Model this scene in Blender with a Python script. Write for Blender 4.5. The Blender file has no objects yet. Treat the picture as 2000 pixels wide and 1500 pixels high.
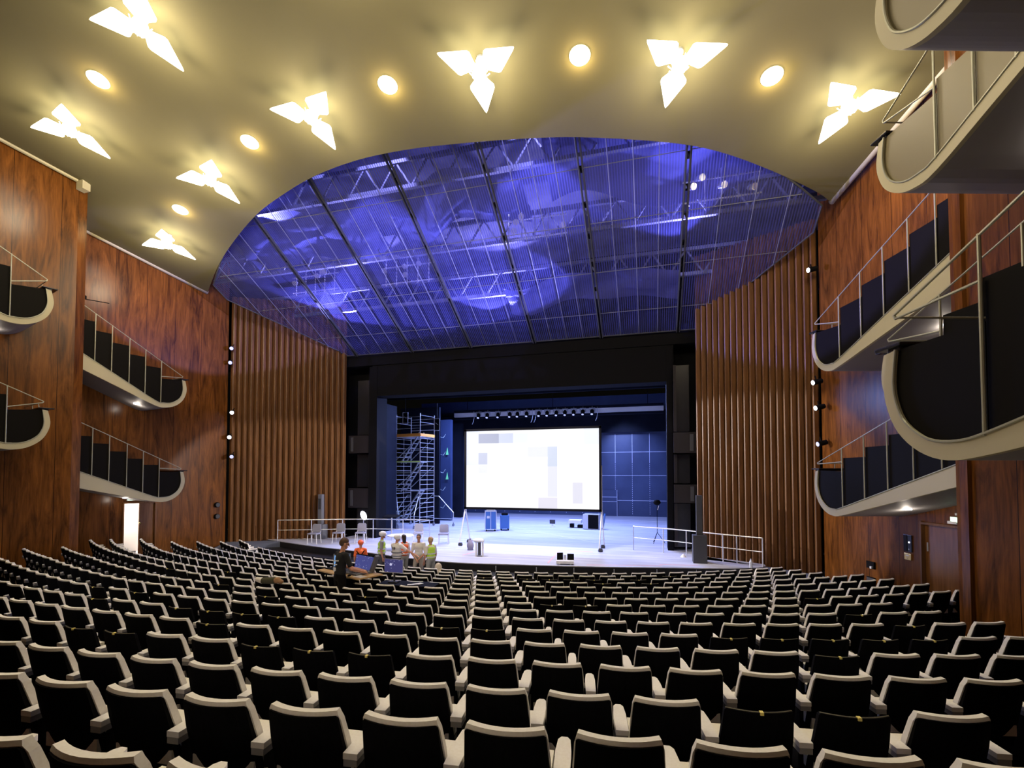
import bpy, bmesh, math, random
from mathutils import Vector, Matrix
random.seed(7)
S = bpy.context.scene
C = S.collection
R = math.radians

# ------------------------------------------------------------------ camera
cd = bpy.data.cameras.new('camera'); cam = bpy.data.objects.new('camera', cd); C.objects.link(cam)
cam.location = (0, 0, 4.05)
cam.rotation_euler = (R(91.77), 0, R(16.0))
cd.sensor_width = 36; cd.lens = 36 * 940 / 2000
cd.shift_y = 0.073
cd.clip_start = 0.05; cd.clip_end = 200
S.camera = cam
# ------------------------------------------------------------------ world, exposure
w = bpy.data.worlds.new('world'); S.world = w; w.use_nodes = True
w.node_tree.nodes['Background'].inputs[0].default_value = (0.5, 0.45, 0.35, 1)
w.node_tree.nodes['Background'].inputs[1].default_value = 0.004
S.view_settings.view_transform = 'Standard'; S.view_settings.look = 'None'
S.view_settings.exposure = 0.0; S.view_settings.gamma = 1.0
try: S.view_settings.use_curve_mapping = False
except Exception: pass

# ------------------------------------------------------------------ light levels
E_STAR, E_DOWN, E_BOX = 235, 36, 9
E_STAGE, E_APRON, E_MESH = 1150, 760, 900
WARM = (1.0, 0.84, 0.58)

def light(kind, loc, energy, color, size=0.2, to=None, spot=60, blend=0.3, size_y=None):
    l = bpy.data.lights.new('light', kind); o = bpy.data.objects.new('light', l); C.objects.link(o)
    l.energy = energy; l.color = color; o.location = loc
    if kind == 'AREA':
        l.shape = 'RECTANGLE' if size_y else 'DISK'; l.size = size
        if size_y: l.size_y = size_y
    else: l.shadow_soft_size = size
    if kind == 'SPOT': l.spot_size = R(spot); l.spot_blend = blend
    if to is not None:
        o.rotation_euler = (Vector(to) - Vector(loc)).to_track_quat('-Z', 'Y').to_euler()
    return o

# stage lighting: the lamps of the overhead rig and unseen spots over the apron
BLUEW = (0.42, 0.52, 1.0)
for x in (-11, -7, -3):
    light('AREA', (x, 29, 8.9), E_STAGE, (0.30, 0.40, 1.0), 1.2, (x, 27.5, 0.8))
light('AREA', (-6.5, 24.2, 8.6), E_STAGE * .45, (0.45, 0.52, 1.0), 5, (-6.5, 20.5, .8), size_y=.8)
light('SPOT', (-8.5, 18.2, 9.6), E_APRON * 4.0, (0.8, 0.76, 1.0), .25, (-7.6, 19.0, .8), 84, .75)
light('SPOT', (-3.2, 18.6, 9.8), E_APRON * 2.8, (0.78, 0.76, 1.0), .25, (-3.2, 19.3, .8), 78, .8)
light('SPOT', (-2.5, 34.6, 8.0), 1300, (.35, .45, 1), .2, (-1.5, 38, 5.4), 75, 1)  # extra spot added to brighten the stage back wall
# front-of-house lamps that wash the slatted side walls
light('SPOT', (-18.6, 18.6, 7.05), 15000, (1.0, 0.9, 0.86), .05, (3.4, 19.7, 3.3), 20, .2)
light('SPOT', (5.1, 18.1, 7.1), 11000, (1.0, 0.9, 0.86), .05, (-17.2, 20.2, 2.6), 22, .2)
# blue wash on the mesh ceiling from its own uplights
B = (0.30, 0.29, 1.0)

# ------------------------------------------------------------------ materials
def mat(name, col, rough=.6, metal=0, emit=None, es=0, spec=None, coat=0, alpha=None):
    m = bpy.data.materials.new(name); m.use_nodes = True
    b = m.node_tree.nodes['Principled BSDF']
    b.inputs['Base Color'].default_value = (*col, 1)
    b.inputs['Roughness'].default_value = rough
    b.inputs['Metallic'].default_value = metal
    if spec is not None: b.inputs['Specular IOR Level'].default_value = spec
    if coat: b.inputs['Coat Weight'].default_value = coat; b.inputs['Coat Roughness'].default_value = .15
    if emit: b.inputs['Emission Color'].default_value = (*emit, 1); b.inputs['Emission Strength'].default_value = es
    return m
def nodes(m): return m.node_tree.nodes, m.node_tree.links, m.node_tree.nodes['Principled BSDF']
def noisy(name, c1, c2, scale, rough=.6, stretch=(1, 1, 1), detail=6, dist=0, metal=0, bump=0, coat=0, p0=.35, p1=.65):
    m = mat(name, c1, rough, metal, coat=coat); n, l, b = nodes(m)
    tc = n.new('ShaderNodeTexCoord'); mp = n.new('ShaderNodeMapping'); mp.inputs['Scale'].default_value = stretch
    no = n.new('ShaderNodeTexNoise'); no.inputs['Scale'].default_value = scale; no.inputs['Detail'].default_value = detail
    no.inputs['Distortion'].default_value = dist
    cr = n.new('ShaderNodeValToRGB'); cr.color_ramp.elements[0].position = p0; cr.color_ramp.elements[1].position = p1
    cr.color_ramp.elements[0].color = (*c1, 1); cr.color_ramp.elements[1].color = (*c2, 1)
    l.new(tc.outputs['Object'], mp.inputs[0]); l.new(mp.outputs[0], no.inputs['Vector'])
    l.new(no.outputs[0], cr.inputs[0]); l.new(cr.outputs[0], b.inputs['Base Color'])
    if bump:
        bp = n.new('ShaderNodeBump'); bp.inputs['Strength'].default_value = bump; l.new(no.outputs[0], bp.inputs['Height']); l.new(bp.outputs[0], b.inputs['Normal'])
    return m
def wood_wall(name, dark, lite, rough):
    m = mat(name, dark, rough); n, l, b = nodes(m)
    tc = n.new('ShaderNodeTexCoord')
    mp = n.new('ShaderNodeMapping'); mp.inputs['Scale'].default_value = (1.1, 1.1, .17)
    n1 = n.new('ShaderNodeTexNoise'); n1.inputs['Scale'].default_value = 2.6; n1.inputs['Detail'].default_value = 9; n1.inputs['Distortion'].default_value = 1.6
    n1.inputs['Roughness'].default_value = .62
    mp2 = n.new('ShaderNodeMapping'); mp2.inputs['Scale'].default_value = (9, 9, .5)
    n2 = n.new('ShaderNodeTexNoise'); n2.inputs['Scale'].default_value = 3.0; n2.inputs['Detail'].default_value = 5
    l.new(tc.outputs['Object'], mp.inputs[0]); l.new(tc.outputs['Object'], mp2.inputs[0])
    l.new(mp.outputs[0], n1.inputs['Vector']); l.new(mp2.outputs[0], n2.inputs['Vector'])
    ad = n.new('ShaderNodeMath'); ad.operation = 'MULTIPLY_ADD'; ad.inputs[1].default_value = .35
    l.new(n2.outputs[0], ad.inputs[0]); l.new(n1.outputs[0], ad.inputs[2])
    cr = n.new('ShaderNodeValToRGB'); e = cr.color_ramp.elements
    e[0].position = .48; e[0].color = (*dark, 1); e[1].position = .86; e[1].color = (*lite, 1)
    l.new(ad.outputs[0], cr.inputs[0])
    # veneer leaf joints every 1.1 m along the wall
    sx = n.new('ShaderNodeSeparateXYZ'); l.new(tc.outputs['Object'], sx.inputs[0])
    dv = n.new('ShaderNodeMath'); dv.operation = 'DIVIDE'; dv.inputs[1].default_value = 1.1; l.new(sx.outputs[1], dv.inputs[0])
    fr = n.new('ShaderNodeMath'); fr.operation = 'FRACT'; l.new(dv.outputs[0], fr.inputs[0])
    lt = n.new('ShaderNodeMath'); lt.operation = 'LESS_THAN'; lt.inputs[1].default_value = .012; l.new(fr.outputs[0], lt.inputs[0])
    mx = n.new('ShaderNodeMixRGB'); mx.inputs[2].default_value = (dark[0] * .35, dark[1] * .35, dark[2] * .35, 1)
    l.new(lt.outputs[0], mx.inputs[0]); l.new(cr.outputs[0], mx.inputs[1]); l.new(mx.outputs[0], b.inputs['Base Color'])
    return m

M = {}
M['wood'] = wood_wall('walnut_veneer', (.050, .016, .003), (.205, .072, .013), .27); M['wood'].node_tree.nodes['Principled BSDF'].inputs['Specular IOR Level'].default_value = .22
M['slat'] = noisy('slat_wood', (.10, .042, .013), (.185, .083, .027), 3, .4, (4, 4, .3))
M['door_wood'] = noisy('door_wood', (.15, .06, .014), (.24, .1, .028), 3, .22, (5, 5, .4))
M['ceiling'] = noisy('ceiling_plaster', (.148, .131, .058), (.158, .140, .063), .6, .8)
M['cream'] = mat('cream_paint', (.50, .455, .29), .5)
M['soffit'] = mat('soffit_grey', (.27, .26, .26), .6)  # greyer and darker than the cream side band
M['black_seat'] = noisy('black_velvet', (.003, .003, .0035), (.005, .005, .006), 40, .9, p0=.3, p1=.7); M['black_seat'].node_tree.nodes['Principled BSDF'].inputs['Specular IOR Level'].default_value = .08
M['cushion'] = noisy('cream_upholstery', (.84, .80, .70), (.88, .85, .76), 60, .8)
M['seat_edge'] = mat('seat_edge', (.22, .2, .15), .4)
M['yellow'] = mat('yellow_tag', (.9, .75, .2), .5)
M['carpet'] = noisy('dark_carpet', (.006, .006, .007), (.012, .012, .014), 30, .95)
M['panel'] = mat('dark_glossy_panel', (.007, .006, .005), .6, spec=.06)
M['panel_sheen'] = mat('painted_sheen_panel', (.20, .165, .085), .4)  # dark panel with the ceiling's reflection put into its base colour
M['metal'] = mat('painted_steel', (.42, .42, .33), .35, .3)
M['alu'] = mat('aluminium', (.75, .77, .8), .3, .8)
M['steel'] = mat('galvanised_steel', (.62, .65, .72), .4, .5)
M['black'] = mat('matt_black', (.004, .004, .005), .8, spec=.12)
M['black_gloss'] = mat('gloss_black', (.012, .013, .018), .25)
M['darkgrey'] = mat('dark_grey', (.045, .047, .055), .6)
M['loge'] = mat('loge_parapet', (.018, .015, .017), .6, spec=.2)
M['grey'] = mat('grey_plastic', (.16, .17, .2), .55)
M['chairgrey'] = mat('chair_fabric', (.28, .28, .33), .8)
M['stage'] = noisy('stage_boards', (.42, .44, .52), (.58, .59, .66), 1.1, .55, (.35, 3.5, 1))
M['stageblack'] = mat('stage_front', (.006, .006, .007), .5)
M['ramp'] = mat('ramp_lino', (.13, .15, .21), .6)
M['navy'] = noisy('navy_set_paint', (.022, .038, .10), (.04, .062, .14), .5, .5)
M['navydark'] = noisy('dark_set_paint', (.006, .008, .014), (.01, .012, .022), 1, .7); M['navydark'].node_tree.nodes['Principled BSDF'].inputs['Specular IOR Level'].default_value = .08
M['seam'] = mat('white_rivets', (.55, .6, .8), .6)
M['flight'] = mat('blue_case', (.05, .16, .42), .4)
M['white'] = mat('white_paint', (.8, .8, .8), .5)
M['orange'] = mat('orange_board', (.85, .36, .05), .6)
M['table_wood'] = mat('plywood', (.55, .36, .16), .5)
M['tape'] = mat('pink_tape', (.9, .45, .5), .6)
M['whitetape'] = mat('white_tape', (.9, .9, .95), .6)
M['green'] = mat('green_tag', (.25, .9, .35), .6, emit=(.3, 1, .4), es=.0)
M['brass'] = mat('brass', (.7, .5, .18), .25, .9)
M['lamp_white'] = mat('lamp_glass', (1, 1, 1), .5, emit=(1, .9, .68), es=9)
M['lamp_warm'] = mat('recessed_lamp', (1, 1, 1), .5, emit=(1, .86, .5), es=9)
M['lamp_cool'] = mat('cool_lens', (1, 1, 1), .5, emit=(.9, .92, 1), es=9)
M['lamp_dim'] = mat('dim_lens', (.6, .65, .9), .3, emit=(.6, .62, 1), es=.7)
M['exit'] = mat('exit_sign', (.7, 1, .8), .5, emit=(.62, 1, .75), es=1.6)
M['corridor'] = mat('lit_corridor', (.9, .88, .85), .7)
M['skin'] = mat('skin', (.55, .27, .17), .55)
M['red'] = mat('red_cloth', (.6, .02, .02), .8)

def mesh_mat():
    m = bpy.data.materials.new('wire_mesh'); m.use_nodes = True
    n, l = m.node_tree.nodes, m.node_tree.links; n.clear()
    out = n.new('ShaderNodeOutputMaterial'); mix = n.new('ShaderNodeMixShader'); tr = n.new('ShaderNodeBsdfTransparent')
    add = n.new('ShaderNodeMixShader'); df = n.new('ShaderNodeBsdfDiffuse'); tl = n.new('ShaderNodeBsdfTranslucent')
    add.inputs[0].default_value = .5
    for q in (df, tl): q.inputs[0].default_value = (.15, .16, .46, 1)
    tc = n.new('ShaderNodeTexCoord'); sx = n.new('ShaderNodeSeparateXYZ'); l.new(tc.outputs['Object'], sx.inputs[0])
    dv = n.new('ShaderNodeMath'); dv.operation = 'DIVIDE'; dv.inputs[1].default_value = .085; l.new(sx.outputs[0], dv.inputs[0])
    fr = n.new('ShaderNodeMath'); fr.operation = 'FRACT'; l.new(dv.outputs[0], fr.inputs[0])
    lt = n.new('ShaderNodeMath'); lt.operation = 'LESS_THAN'; lt.inputs[1].default_value = .4; l.new(fr.outputs[0], lt.inputs[0])
    mr = n.new('ShaderNodeMapRange'); mr.inputs[3].default_value = .30; mr.inputs[4].default_value = .70; l.new(lt.outputs[0], mr.inputs[0])
    l.new(mr.outputs[0], mix.inputs[0]); l.new(tr.outputs[0], mix.inputs[1]); l.new(df.outputs[0], add.inputs[1]); l.new(tl.outputs[0], add.inputs[2])
    l.new(add.outputs[0], mix.inputs[2]); l.new(mix.outputs[0], out.inputs[0])
    return m
M['mesh'] = mesh_mat()

# ------------------------------------------------------------------ mesh helpers
class MB:
    """collects shapes; build() links them as ONE mesh object"""
    def __init__(s): s.bm = bmesh.new(); s.mi = 0
    def _mark(s, faces):
        for f in faces: f.material_index = s.mi
    def box(s, c, size, rz=0, mtx=None):
        r = bmesh.ops.create_cube(s.bm, size=1)
        T = Matrix.Translation(c) @ (mtx if mtx is not None else Matrix.Rotation(rz, 4, 'Z')) @ Matrix.Diagonal((*size, 1))
        bmesh.ops.transform(s.bm, matrix=T, verts=r['verts'])
        s._mark({f for v in r['verts'] for f in v.link_faces}); return s
    def bar(s, p0, p1, r, n=6, r2=None):
        p0, p1 = Vector(p0), Vector(p1); d = p1 - p0
        if d.length < 1e-6: return s
        q = bmesh.ops.create_cone(s.bm, cap_ends=True, segments=n, radius1=r, radius2=r if r2 is None else r2, depth=d.length)
        T = Matrix.Translation((p0 + p1) / 2) @ d.to_track_quat('Z', 'Y').to_matrix().to_4x4()
        bmesh.ops.transform(s.bm, matrix=T, verts=q['verts']); s._mark({f for v in q['verts'] for f in v.link_faces}); return s
    def beam(s, p0, p1, wx, wz):
        p0, p1 = Vector(p0), Vector(p1); d = p1 - p0
        q = bmesh.ops.create_cube(s.bm, size=1)
        T = Matrix.Translation((p0 + p1) / 2) @ d.to_track_quat('Y', 'Z').to_matrix().to_4x4() @ Matrix.Diagonal((wx, d.length, wz, 1))
        bmesh.ops.transform(s.bm, matrix=T, verts=q['verts']); s._mark({f for v in q['verts'] for f in v.link_faces}); return s
    def tube(s, pts, r, n=6):
        for a, b in zip(pts[:-1], pts[1:]): s.bar(a, b, r, n)
        for p in pts[1:-1]: s.ball(p, (r, r, r), 6, 4)
        return s
    def ball(s, c, rad, u=12, v=8, mtx=None):
        q = bmesh.ops.create_uvsphere(s.bm, u_segments=u, v_segments=v, radius=1)
        T = Matrix.Translation(c) @ (mtx if mtx is not None else Matrix()) @ Matrix.Diagonal((*rad, 1))
        bmesh.ops.transform(s.bm, matrix=T, verts=q['verts']); s._mark({f for v_ in q['verts'] for f in v_.link_faces}); return s
    def prism(s, pts, vec):
        """polygon pts (3-D list) extruded by vec"""
        vs = [s.bm.verts.new(p) for p in pts]; f = s.bm.faces.new(vs); s._mark([f])
        r = bmesh.ops.extrude_face_region(s.bm, geom=[f])
        vv = [g for g in r['geom'] if isinstance(g, bmesh.types.BMVert)]
        bmesh.ops.translate(s.bm, vec=vec, verts=vv)
        s._mark({f2 for v in vv for f2 in v.link_faces}); return s
    def quad(s, *pts):
        f = s.bm.faces.new([s.bm.verts.new(p) for p in pts]); s._mark([f]); return s
    def loft(s, secs, closed_ends=True):
        rows = [[s.bm.verts.new(p) for p in sec] for sec in secs]; n = len(secs[0]); fs = []
        for a, b in zip(rows[:-1], rows[1:]):
            for i in range(n): fs.append(s.bm.faces.new((a[i], a[(i + 1) % n], b[(i + 1) % n], b[i])))
        if closed_ends: fs.append(s.bm.faces.new(rows[0][::-1])); fs.append(s.bm.faces.new(rows[-1]))
        s._mark(fs); return s
    def mesh(s, name, mats, smooth=False, tri=False):
        bmesh.ops.recalc_face_normals(s.bm, faces=s.bm.faces[:])
        if tri: bmesh.ops.triangulate(s.bm, faces=[f for f in s.bm.faces if len(f.verts) > 4])
        me = bpy.data.meshes.new(name); s.bm.to_mesh(me); s.bm.free()
        for m in (mats if isinstance(mats, (list, tuple)) else [mats]): me.materials.append(M[m] if isinstance(m, str) else m)
        if smooth:
            for p in me.polygons: p.use_smooth = True
        return me
    def build(s, name, mats, parent=None, smooth=False, bevel=0, tri=True, loc=None):
        o = bpy.data.objects.new(name, s.mesh(name, mats, smooth, tri)); C.objects.link(o)
        if parent: o.parent = parent
        if loc: o.location = loc
        if bevel:
            b = o.modifiers.new('b', 'BEVEL'); b.width = bevel; b.segments = 2; b.limit_method = 'ANGLE'
        return o
def tag(o, label=None, cat=None, group=None, kind=None):
    if label: o['label'] = label
    if cat: o['category'] = cat
    if group: o['group'] = group
    if kind: o['kind'] = kind
    return o
def thing(name, label, cat, loc=(0, 0, 0), rz=0, group=None):
    o = bpy.data.objects.new(name, None); C.objects.link(o); o.location = loc; o.rotation_euler = (0, 0, rz)
    o.empty_display_size = .1
    return tag(o, label, cat, group)
def struct(o): o['kind'] = 'structure'; return o
def copy_tree(o, parent=None, loc=None, rz=None):
    c = o.copy(); C.objects.link(c); c.parent = parent
    if loc is not None: c.location = loc
    if rz is not None: c.rotation_euler = (0, 0, rz)
    for ch in list(o.children): copy_tree(ch, c)
    return c
def gx(u, Y):
    """world X of the vertical plane through image column u at distance Y"""
    return Y * math.tan(math.atan((u - 1000) / 940) - R(16))

# ================================================================== SETTING
def ceil_z(y): return 12.65 + .20 * (17.8 - y)
ZT = [2.69, 2.49, 2.35, 2.21, 2.07, 1.94, 1.82, 1.70, 1.59, 1.49, 1.40, 1.31, 1.21, 1.11, 1.01]
XC = -6.8
def row_par(i):
    return 2.13 + .862 * i, 1 / 55 + (1 / 19.5 - 1 / 55) * max(i, -2) / 14
def row_z(i):
    if i < 0: return ZT[0] - .2 * i
    if i >= 14: return ZT[14]
    a = int(math.floor(i)); return ZT[a] + (ZT[a + 1] - ZT[a]) * (i - a)
def row_y(i, x):
    y0, k = row_par(i); r = 1 / k; y = y0 + r - math.sqrt(r * r - (x - XC) ** 2)
    if x < XC - 4 and i <= 8: y += .4 * min(1, (XC - 4 - x) / 4.5)
    return y
SEAT_H = .83
# raked floor
m = MB(); xs = [-23 + i * 1.0 for i in range(33)]; rows_i = [-12 + i for i in range(29)]
g = []
for i in rows_i:
    ii = min(i, 16); g.append([m.bm.verts.new((x, row_y(ii, x) if i < 16 else 24.0, row_z(ii) - SEAT_H)) for x in xs])
for a, b in zip(g[:-1], g[1:]):
    for j in range(len(xs) - 1): m.bm.faces.new((a[j], a[j + 1], b[j + 1], b[j]))
fl = m.build('floor', 'carpet'); struct(fl)

def wall(name, a, b, z0, z1, th, mt='wood', holes=None):
    """upright wall slab from plan point a to b; th points away from the hall; holes = (s0, s1, zb, zt)"""
    a, b = Vector((*a, 0)), Vector((*b, 0)); d = (b - a); L = d.length; d.normalize(); n = Vector((-d.y, d.x, 0)) * th
    m = MB()
    def seg(s0, s1, za, zb):
        p = [a + d * s0, a + d * s1, a + d * s1 + n, a + d * s0 + n]
        m.prism([(q.x, q.y, za) for q in p], (0, 0, zb - za))
    if holes:
        s0, s1, zb, zt = holes
        seg(0, s0, z0, z1); seg(s1, L, z0, z1); seg(s0, s1, zt, z1)
        if zb > z0: seg(s0, s1, z0, zb)
    else: seg(0, L, z0, z1)
    return struct(m.build(name, mt))
# left side: near bay, return, far bay (with the open door)
LA, LB_ = Vector((-18.6, 11.4)), Vector((-24.3, -7.6))
wall('wall_left', (LB_.x, LB_.y), (LA.x, LA.y), -1, 17, .35)
wall('wall_left_return', (-18.65, 11.4), (-21.9, 11.4), -1, 17, -.3)
LW = Vector((-20.0, 18.85)); LW0 = Vector((-21.75, 11.2))
dl = (LW0 - LW).normalized()
wall('wall_left_far', (LW.x, LW.y), (LW0.x, LW0.y), -1, 19, -.3, holes=(3.06, 4.2, .2, 2.8))
# right side
wall('wall_right', (5.5, 10.95), (6.85, 6.3), -1, 17, .35)
wall('wall_right_return', (5.52, 10.95), (8.4, 10.95), -1, 17, -.3)
wall('wall_right_near', (4.4, 6.3), (8.5, -8.0), -1, 17, .35)
wall('wall_right_far', (5.6, 18.5), (7.72, 10.7), -1, 19, .3, holes=(3.98, 5.15, .4, 2.78))
wall('wall_rear', (-25, -8), (9, -8), 0, 19, -.3)

# ceiling shell with the great curved cut-out towards the stage
arc = [(-20.19, 17.79), (-18.0, 16.3), (-16.09, 15.17), (-13.66, 13.95), (-11.72, 13.26), (-10.17, 12.85), (-8.53, 12.63), (-6.97, 12.62), (-5.53, 12.74),
       (-3.72, 12.97), (-1.86, 13.31), (0.5, 14.0), (1.92, 14.61), (3.44, 15.58), (4.98, 16.74), (5.62, 17.35)]
def spline(p, k=5):
    out = []
    for i in range(len(p) - 1):
        a, b, c, d = p[max(i - 1, 0)], p[i], p[i + 1], p[min(i + 2, len(p) - 1)]
        for j in range(k):
            t = j / k
            out.append(tuple(.5 * (2 * b[q] + (c[q] - a[q]) * t + (2 * a[q] - 5 * b[q] + 4 * c[q] - d[q]) * t * t + (3 * b[q] - a[q] - 3 * c[q] + d[q]) * t ** 3) for q in range(len(a))))
    out.append(p[-1]); return out
A2 = spline(arc)
def lipx_l(y): return LW.x + dl.x / abs(dl.y) * (18.85 - y) + .13
poly = A2 + [(7.35, 11.05), (5.42, 11.05), (5.42, 10.9), (6.6, 6.4), (4.35, 6.2), (8.4, -7.9), (-24.2, -7.9), (-18.5, 11.3), (-18.5, 11.6), (lipx_l(11.6), 11.6)]
m = MB(); m.prism([(x, y, ceil_z(y)) for x, y in poly], (0, 0, .22))
struct(m.build('ceiling', 'ceiling'))
m = MB()
m.tube([(-20.19, 17.79, ceil_z(17.79) + .02), (lipx_l(11.6), 11.6, ceil_z(11.6) + .02)], .09, 10)
struct(m.build('trim_1', 'cream', smooth=True))
m = MB(); m.tube([(5.66, 17.4, ceil_z(17.4) + .02), (7.38, 11.05, ceil_z(11.05) + .02)], .09, 10)
struct(m.build('trim_2', 'cream', smooth=True))
m = MB(); m.tube([(-18.5, 11.3, ceil_z(11.3)), (-19.0, 9.7, ceil_z(9.7)), (-23, -4, ceil_z(-4))], .07, 8); m.box((-18.42, 11.42, ceil_z(11.4) - .1), (.3, .24, .34))
struct(m.build('trim_3', 'cream'))

# ------------------------------------------------------------------ doors
def wall_pt(a, d, s, off, z, side):
    n = Vector((-d.y, d.x)) * side
    return Vector((a.x + d.x * s + n.x * off, a.y + d.y * s + n.y * off, z))
dLn = (LW0 - LW).normalized(); angL = math.atan2(dLn.y, dLn.x)
# left doorway: a bright corridor behind, one closed leaf
# open half s 3.63..4.2 , closed leaf s 3.06..3.63
d1 = thing('door_1', 'wooden double door with one leaf open to a bright corridor', 'door'); d1['kind'] = 'structure'; 
del d1['label']; del d1['category']
def on_left(s, off, z): return wall_pt(LW, dLn, s, off, z, 1)   # +off points into hall
p = on_left(3.34, -.08, 1.5)
m = MB(); m.box(p, (.56, .05, 2.6), angL); m.build('door_leaf', 'door_wood', d1)
m = MB(); m.ball(on_left(3.6, .0, 1.95), (.05, .05, .05)); m.bar(on_left(3.6, -.06, 1.95), on_left(3.6, .0, 1.95), .02); m.build('door_handle', 'brass', d1, smooth=True)
m = MB()
for s in (3.04, 4.22): m.box(on_left(s, .0, 1.5), (.05, .12, 2.66), angL)
m.box(on_left(3.63, .0, 2.83), (1.23, .12, .06), angL); m.box(on_left(3.45, .05, 2.92), (.3, .08, .07), angL)
m.build('door_frame', 'door_wood', d1)
m = MB()
c0 = on_left(3.63, -1.6, 1.5); m.box(c0, (2.6, .06, 3.4), angL); m.box(on_left(3.63, -.95, .55), (2.6, 1.3, .06), angL); m.box(on_left(3.63, -.95, 3.2), (2.6, 1.3, .06), angL)
m.box(on_left(2.35, -.95, 1.5), (.06, 1.3, 3.4), angL); m.box(on_left(4.9, -.95, 1.5), (.06, 1.3, 3.4), angL)
struct(m.build('wall_corridor', 'corridor'))
cl = on_left(3.8, -.9, 3.0); light('POINT', cl, 190, (1, .97, .93), .2)
# right door
RW = Vector((5.6, 18.5)); RW0 = Vector((7.72, 10.7)); dRn = (RW0 - RW).normalized(); angR = math.atan2(dRn.y, dRn.x)
def on_right(s, off, z): return wall_pt(RW, dRn, s, off, z, -1)
d2 = thing('door_2', 'x', 'door'); d2['kind'] = 'structure'; del d2['label']; del d2['category']
m = MB(); m.box(on_right(4.56, -.07, 1.6), (1.14, .05, 2.4), angR); m.build('door_leaf', 'door_wood', d2)
m = MB()
m.bar(on_right(5.02, -.045, 1.92), on_right(5.02, -.03, 1.92), .075, 16); m.ball(on_right(5.02, -.01, 1.92), (.028, .028, .028)); m.build('door_knob', 'brass', d2, smooth=True)
m = MB(); m.bar(on_right(4.07, -.03, 2.1), on_right(4.07, -.03, 2.32), .018); m.build('hinge', 'steel', d2)
m = MB(); m.box(on_right(3.96, .0, 1.6), (.05, .12, 2.5), angR); m.box(on_right(5.17, .0, 1.6), (.05, .12, 2.5), angR); m.box(on_right(4.56, 0, 2.8), (1.26, .12, .06), angR)
m.build('door_frame', 'slat', d2)
m = MB(); m.box(on_right(4.9, .06, 2.9), (.24, .06, .06), angR); m.build('door_closer', 'white', d2)

def wallbox(name, fn, ang, s, z, size, mt, label, cat, off=.03, parts=()):
    t = thing(name, label, cat, fn(s, 0, z - size[2] / 2))
    m = MB(); p0 = fn(s, off, z) - Vector(t.location); m.box(p0, size, ang); m.build('housing', mt, t, bevel=.004)
    for pn, ds, do, dz, sz, mm in parts:
        m = MB(); m.box(fn(s + ds, off + do, z + dz) - Vector(t.location), sz, ang); m.build(pn, mm, t)
    return t
wallbox('exit_sign', on_left, angL, 3.95, 3.0, (.34, .05, .16), 'white', 'glowing green exit sign above the open door on the left wall', 'exit sign', .05,
        [('sign_face', 0, .03, 0, (.3, .012, .12), 'exit'), ('bulb', 0, 0, .12, (.05, .04, .05), 'lamp_dim')])
ex = wallbox('exit_sign', on_right, angR, 4.99, 2.97, (.3, .05, .14), 'white', 'green exit sign above the closed door on the right wall', 'exit sign', .05,
        [('sign_face', 0, .03, 0, (.26, .012, .11), 'exit'), ('alarm_lamp', 0, 0, .13, (.05, .04, .05), 'white')])
wallbox('wall_niche', on_right, angR, 3.52, 2.22, (.26, .03, .44), 'black_gloss', 'tall black niche panel with a small light on the right wood wall', 'wall panel', .02,
        [('cover_flap', -.06, .02, 0, (.1, .02, .42), 'loge'), ('indicator_light', .06, .02, .03, (.03, .012, .03), 'lamp_cool'), ('key', .05, .02, -.15, (.02, .015, .03), 'white')])
wallbox('intercom', on_right, angR, 3.52, 1.87, (.22, .04, .17), 'brass', 'brass intercom plate under the black niche on right wall', 'intercom', .02,
        [('label_strip', 0, .022, .03, (.1, .01, .025), 'white'), ('button', -.02, .022, -.04, (.025, .012, .025), 'white')])
wallbox('socket_box', on_right, angR, 2.17, 1.4, (.3, .05, .2), 'black', 'black socket box with a white plug low on the right wall', 'socket box', .03,
        [('plug', .07, .04, -.06, (.06, .05, .06), 'white')])
wallbox('socket_box', on_right, angR, 2.17, .95, (.3, .05, .2), 'black', 'black socket box just above the seats, below the one with the plug', 'socket box', .03,
        [('cover_plate', 0, .03, 0, (.26, .01, .16), 'darkgrey')])
for z, wd in ((2.55, 'upper'), (2.0, 'lower')):
    t = thing('wall_speaker', f'{wd} of two small round black speakers on the left wall beside the slats', 'speaker', on_left(.45, 0, z))
    m = MB(); q = on_left(.45, .02, z) - t.location; n_ = (on_left(0, 1, 0) - on_left(0, 0, 0))
    m.bar(q, q + n_ * .12, .12, 14); m.build('housing', 'black', t)
    m = MB(); m.bar(q + n_ * .12, q + n_ * .14, .1, 14); m.build('grille', 'darkgrey', t)

# ------------------------------------------------------------------ slatted side walls
def slat_wall(a, b, n, side, label):
    a, b = Vector(a), Vector(b); d = (b - a).normalized(); L = (b - a).length; nn = Vector((-d.y, d.x)) * side
    t = thing('slatted_wall', label, 'wall panelling', (a.x, a.y, .3))
    pt = L / n
    for i in range(n):
        s0 = i * pt; s1 = s0 + pt
        def P(s, o): q = d * s + nn * o; return (q.x, q.y, 0)
        # wedge: a long face turning away, a narrow face turned to the stage, slightly rounded
        sec = [P(s0, 0), P(s0 + pt * .30, .13), P(s0 + pt * .45, .14), P(s0 + pt * .90, .03), P(s0 + pt * .95, .0), P(s0 + pt * .93, -.05), P(s0, -.05)]
        m = MB(); m.prism(sec, (0, 0, 12.5)); m.build('slat', 'slat', t)
    m = MB(); q0 = nn * -.1
    m.prism([(q0.x, q0.y, 0), ((d * L + q0).x, (d * L + q0).y, 0), ((d * L + q0 * 1.6).x, (d * L + q0 * 1.6).y, 0), (q0.x * 1.6, q0.y * 1.6, 0)], (0, 0, 12.5))
    m.build('backing', 'black', t)
    return t
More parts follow.
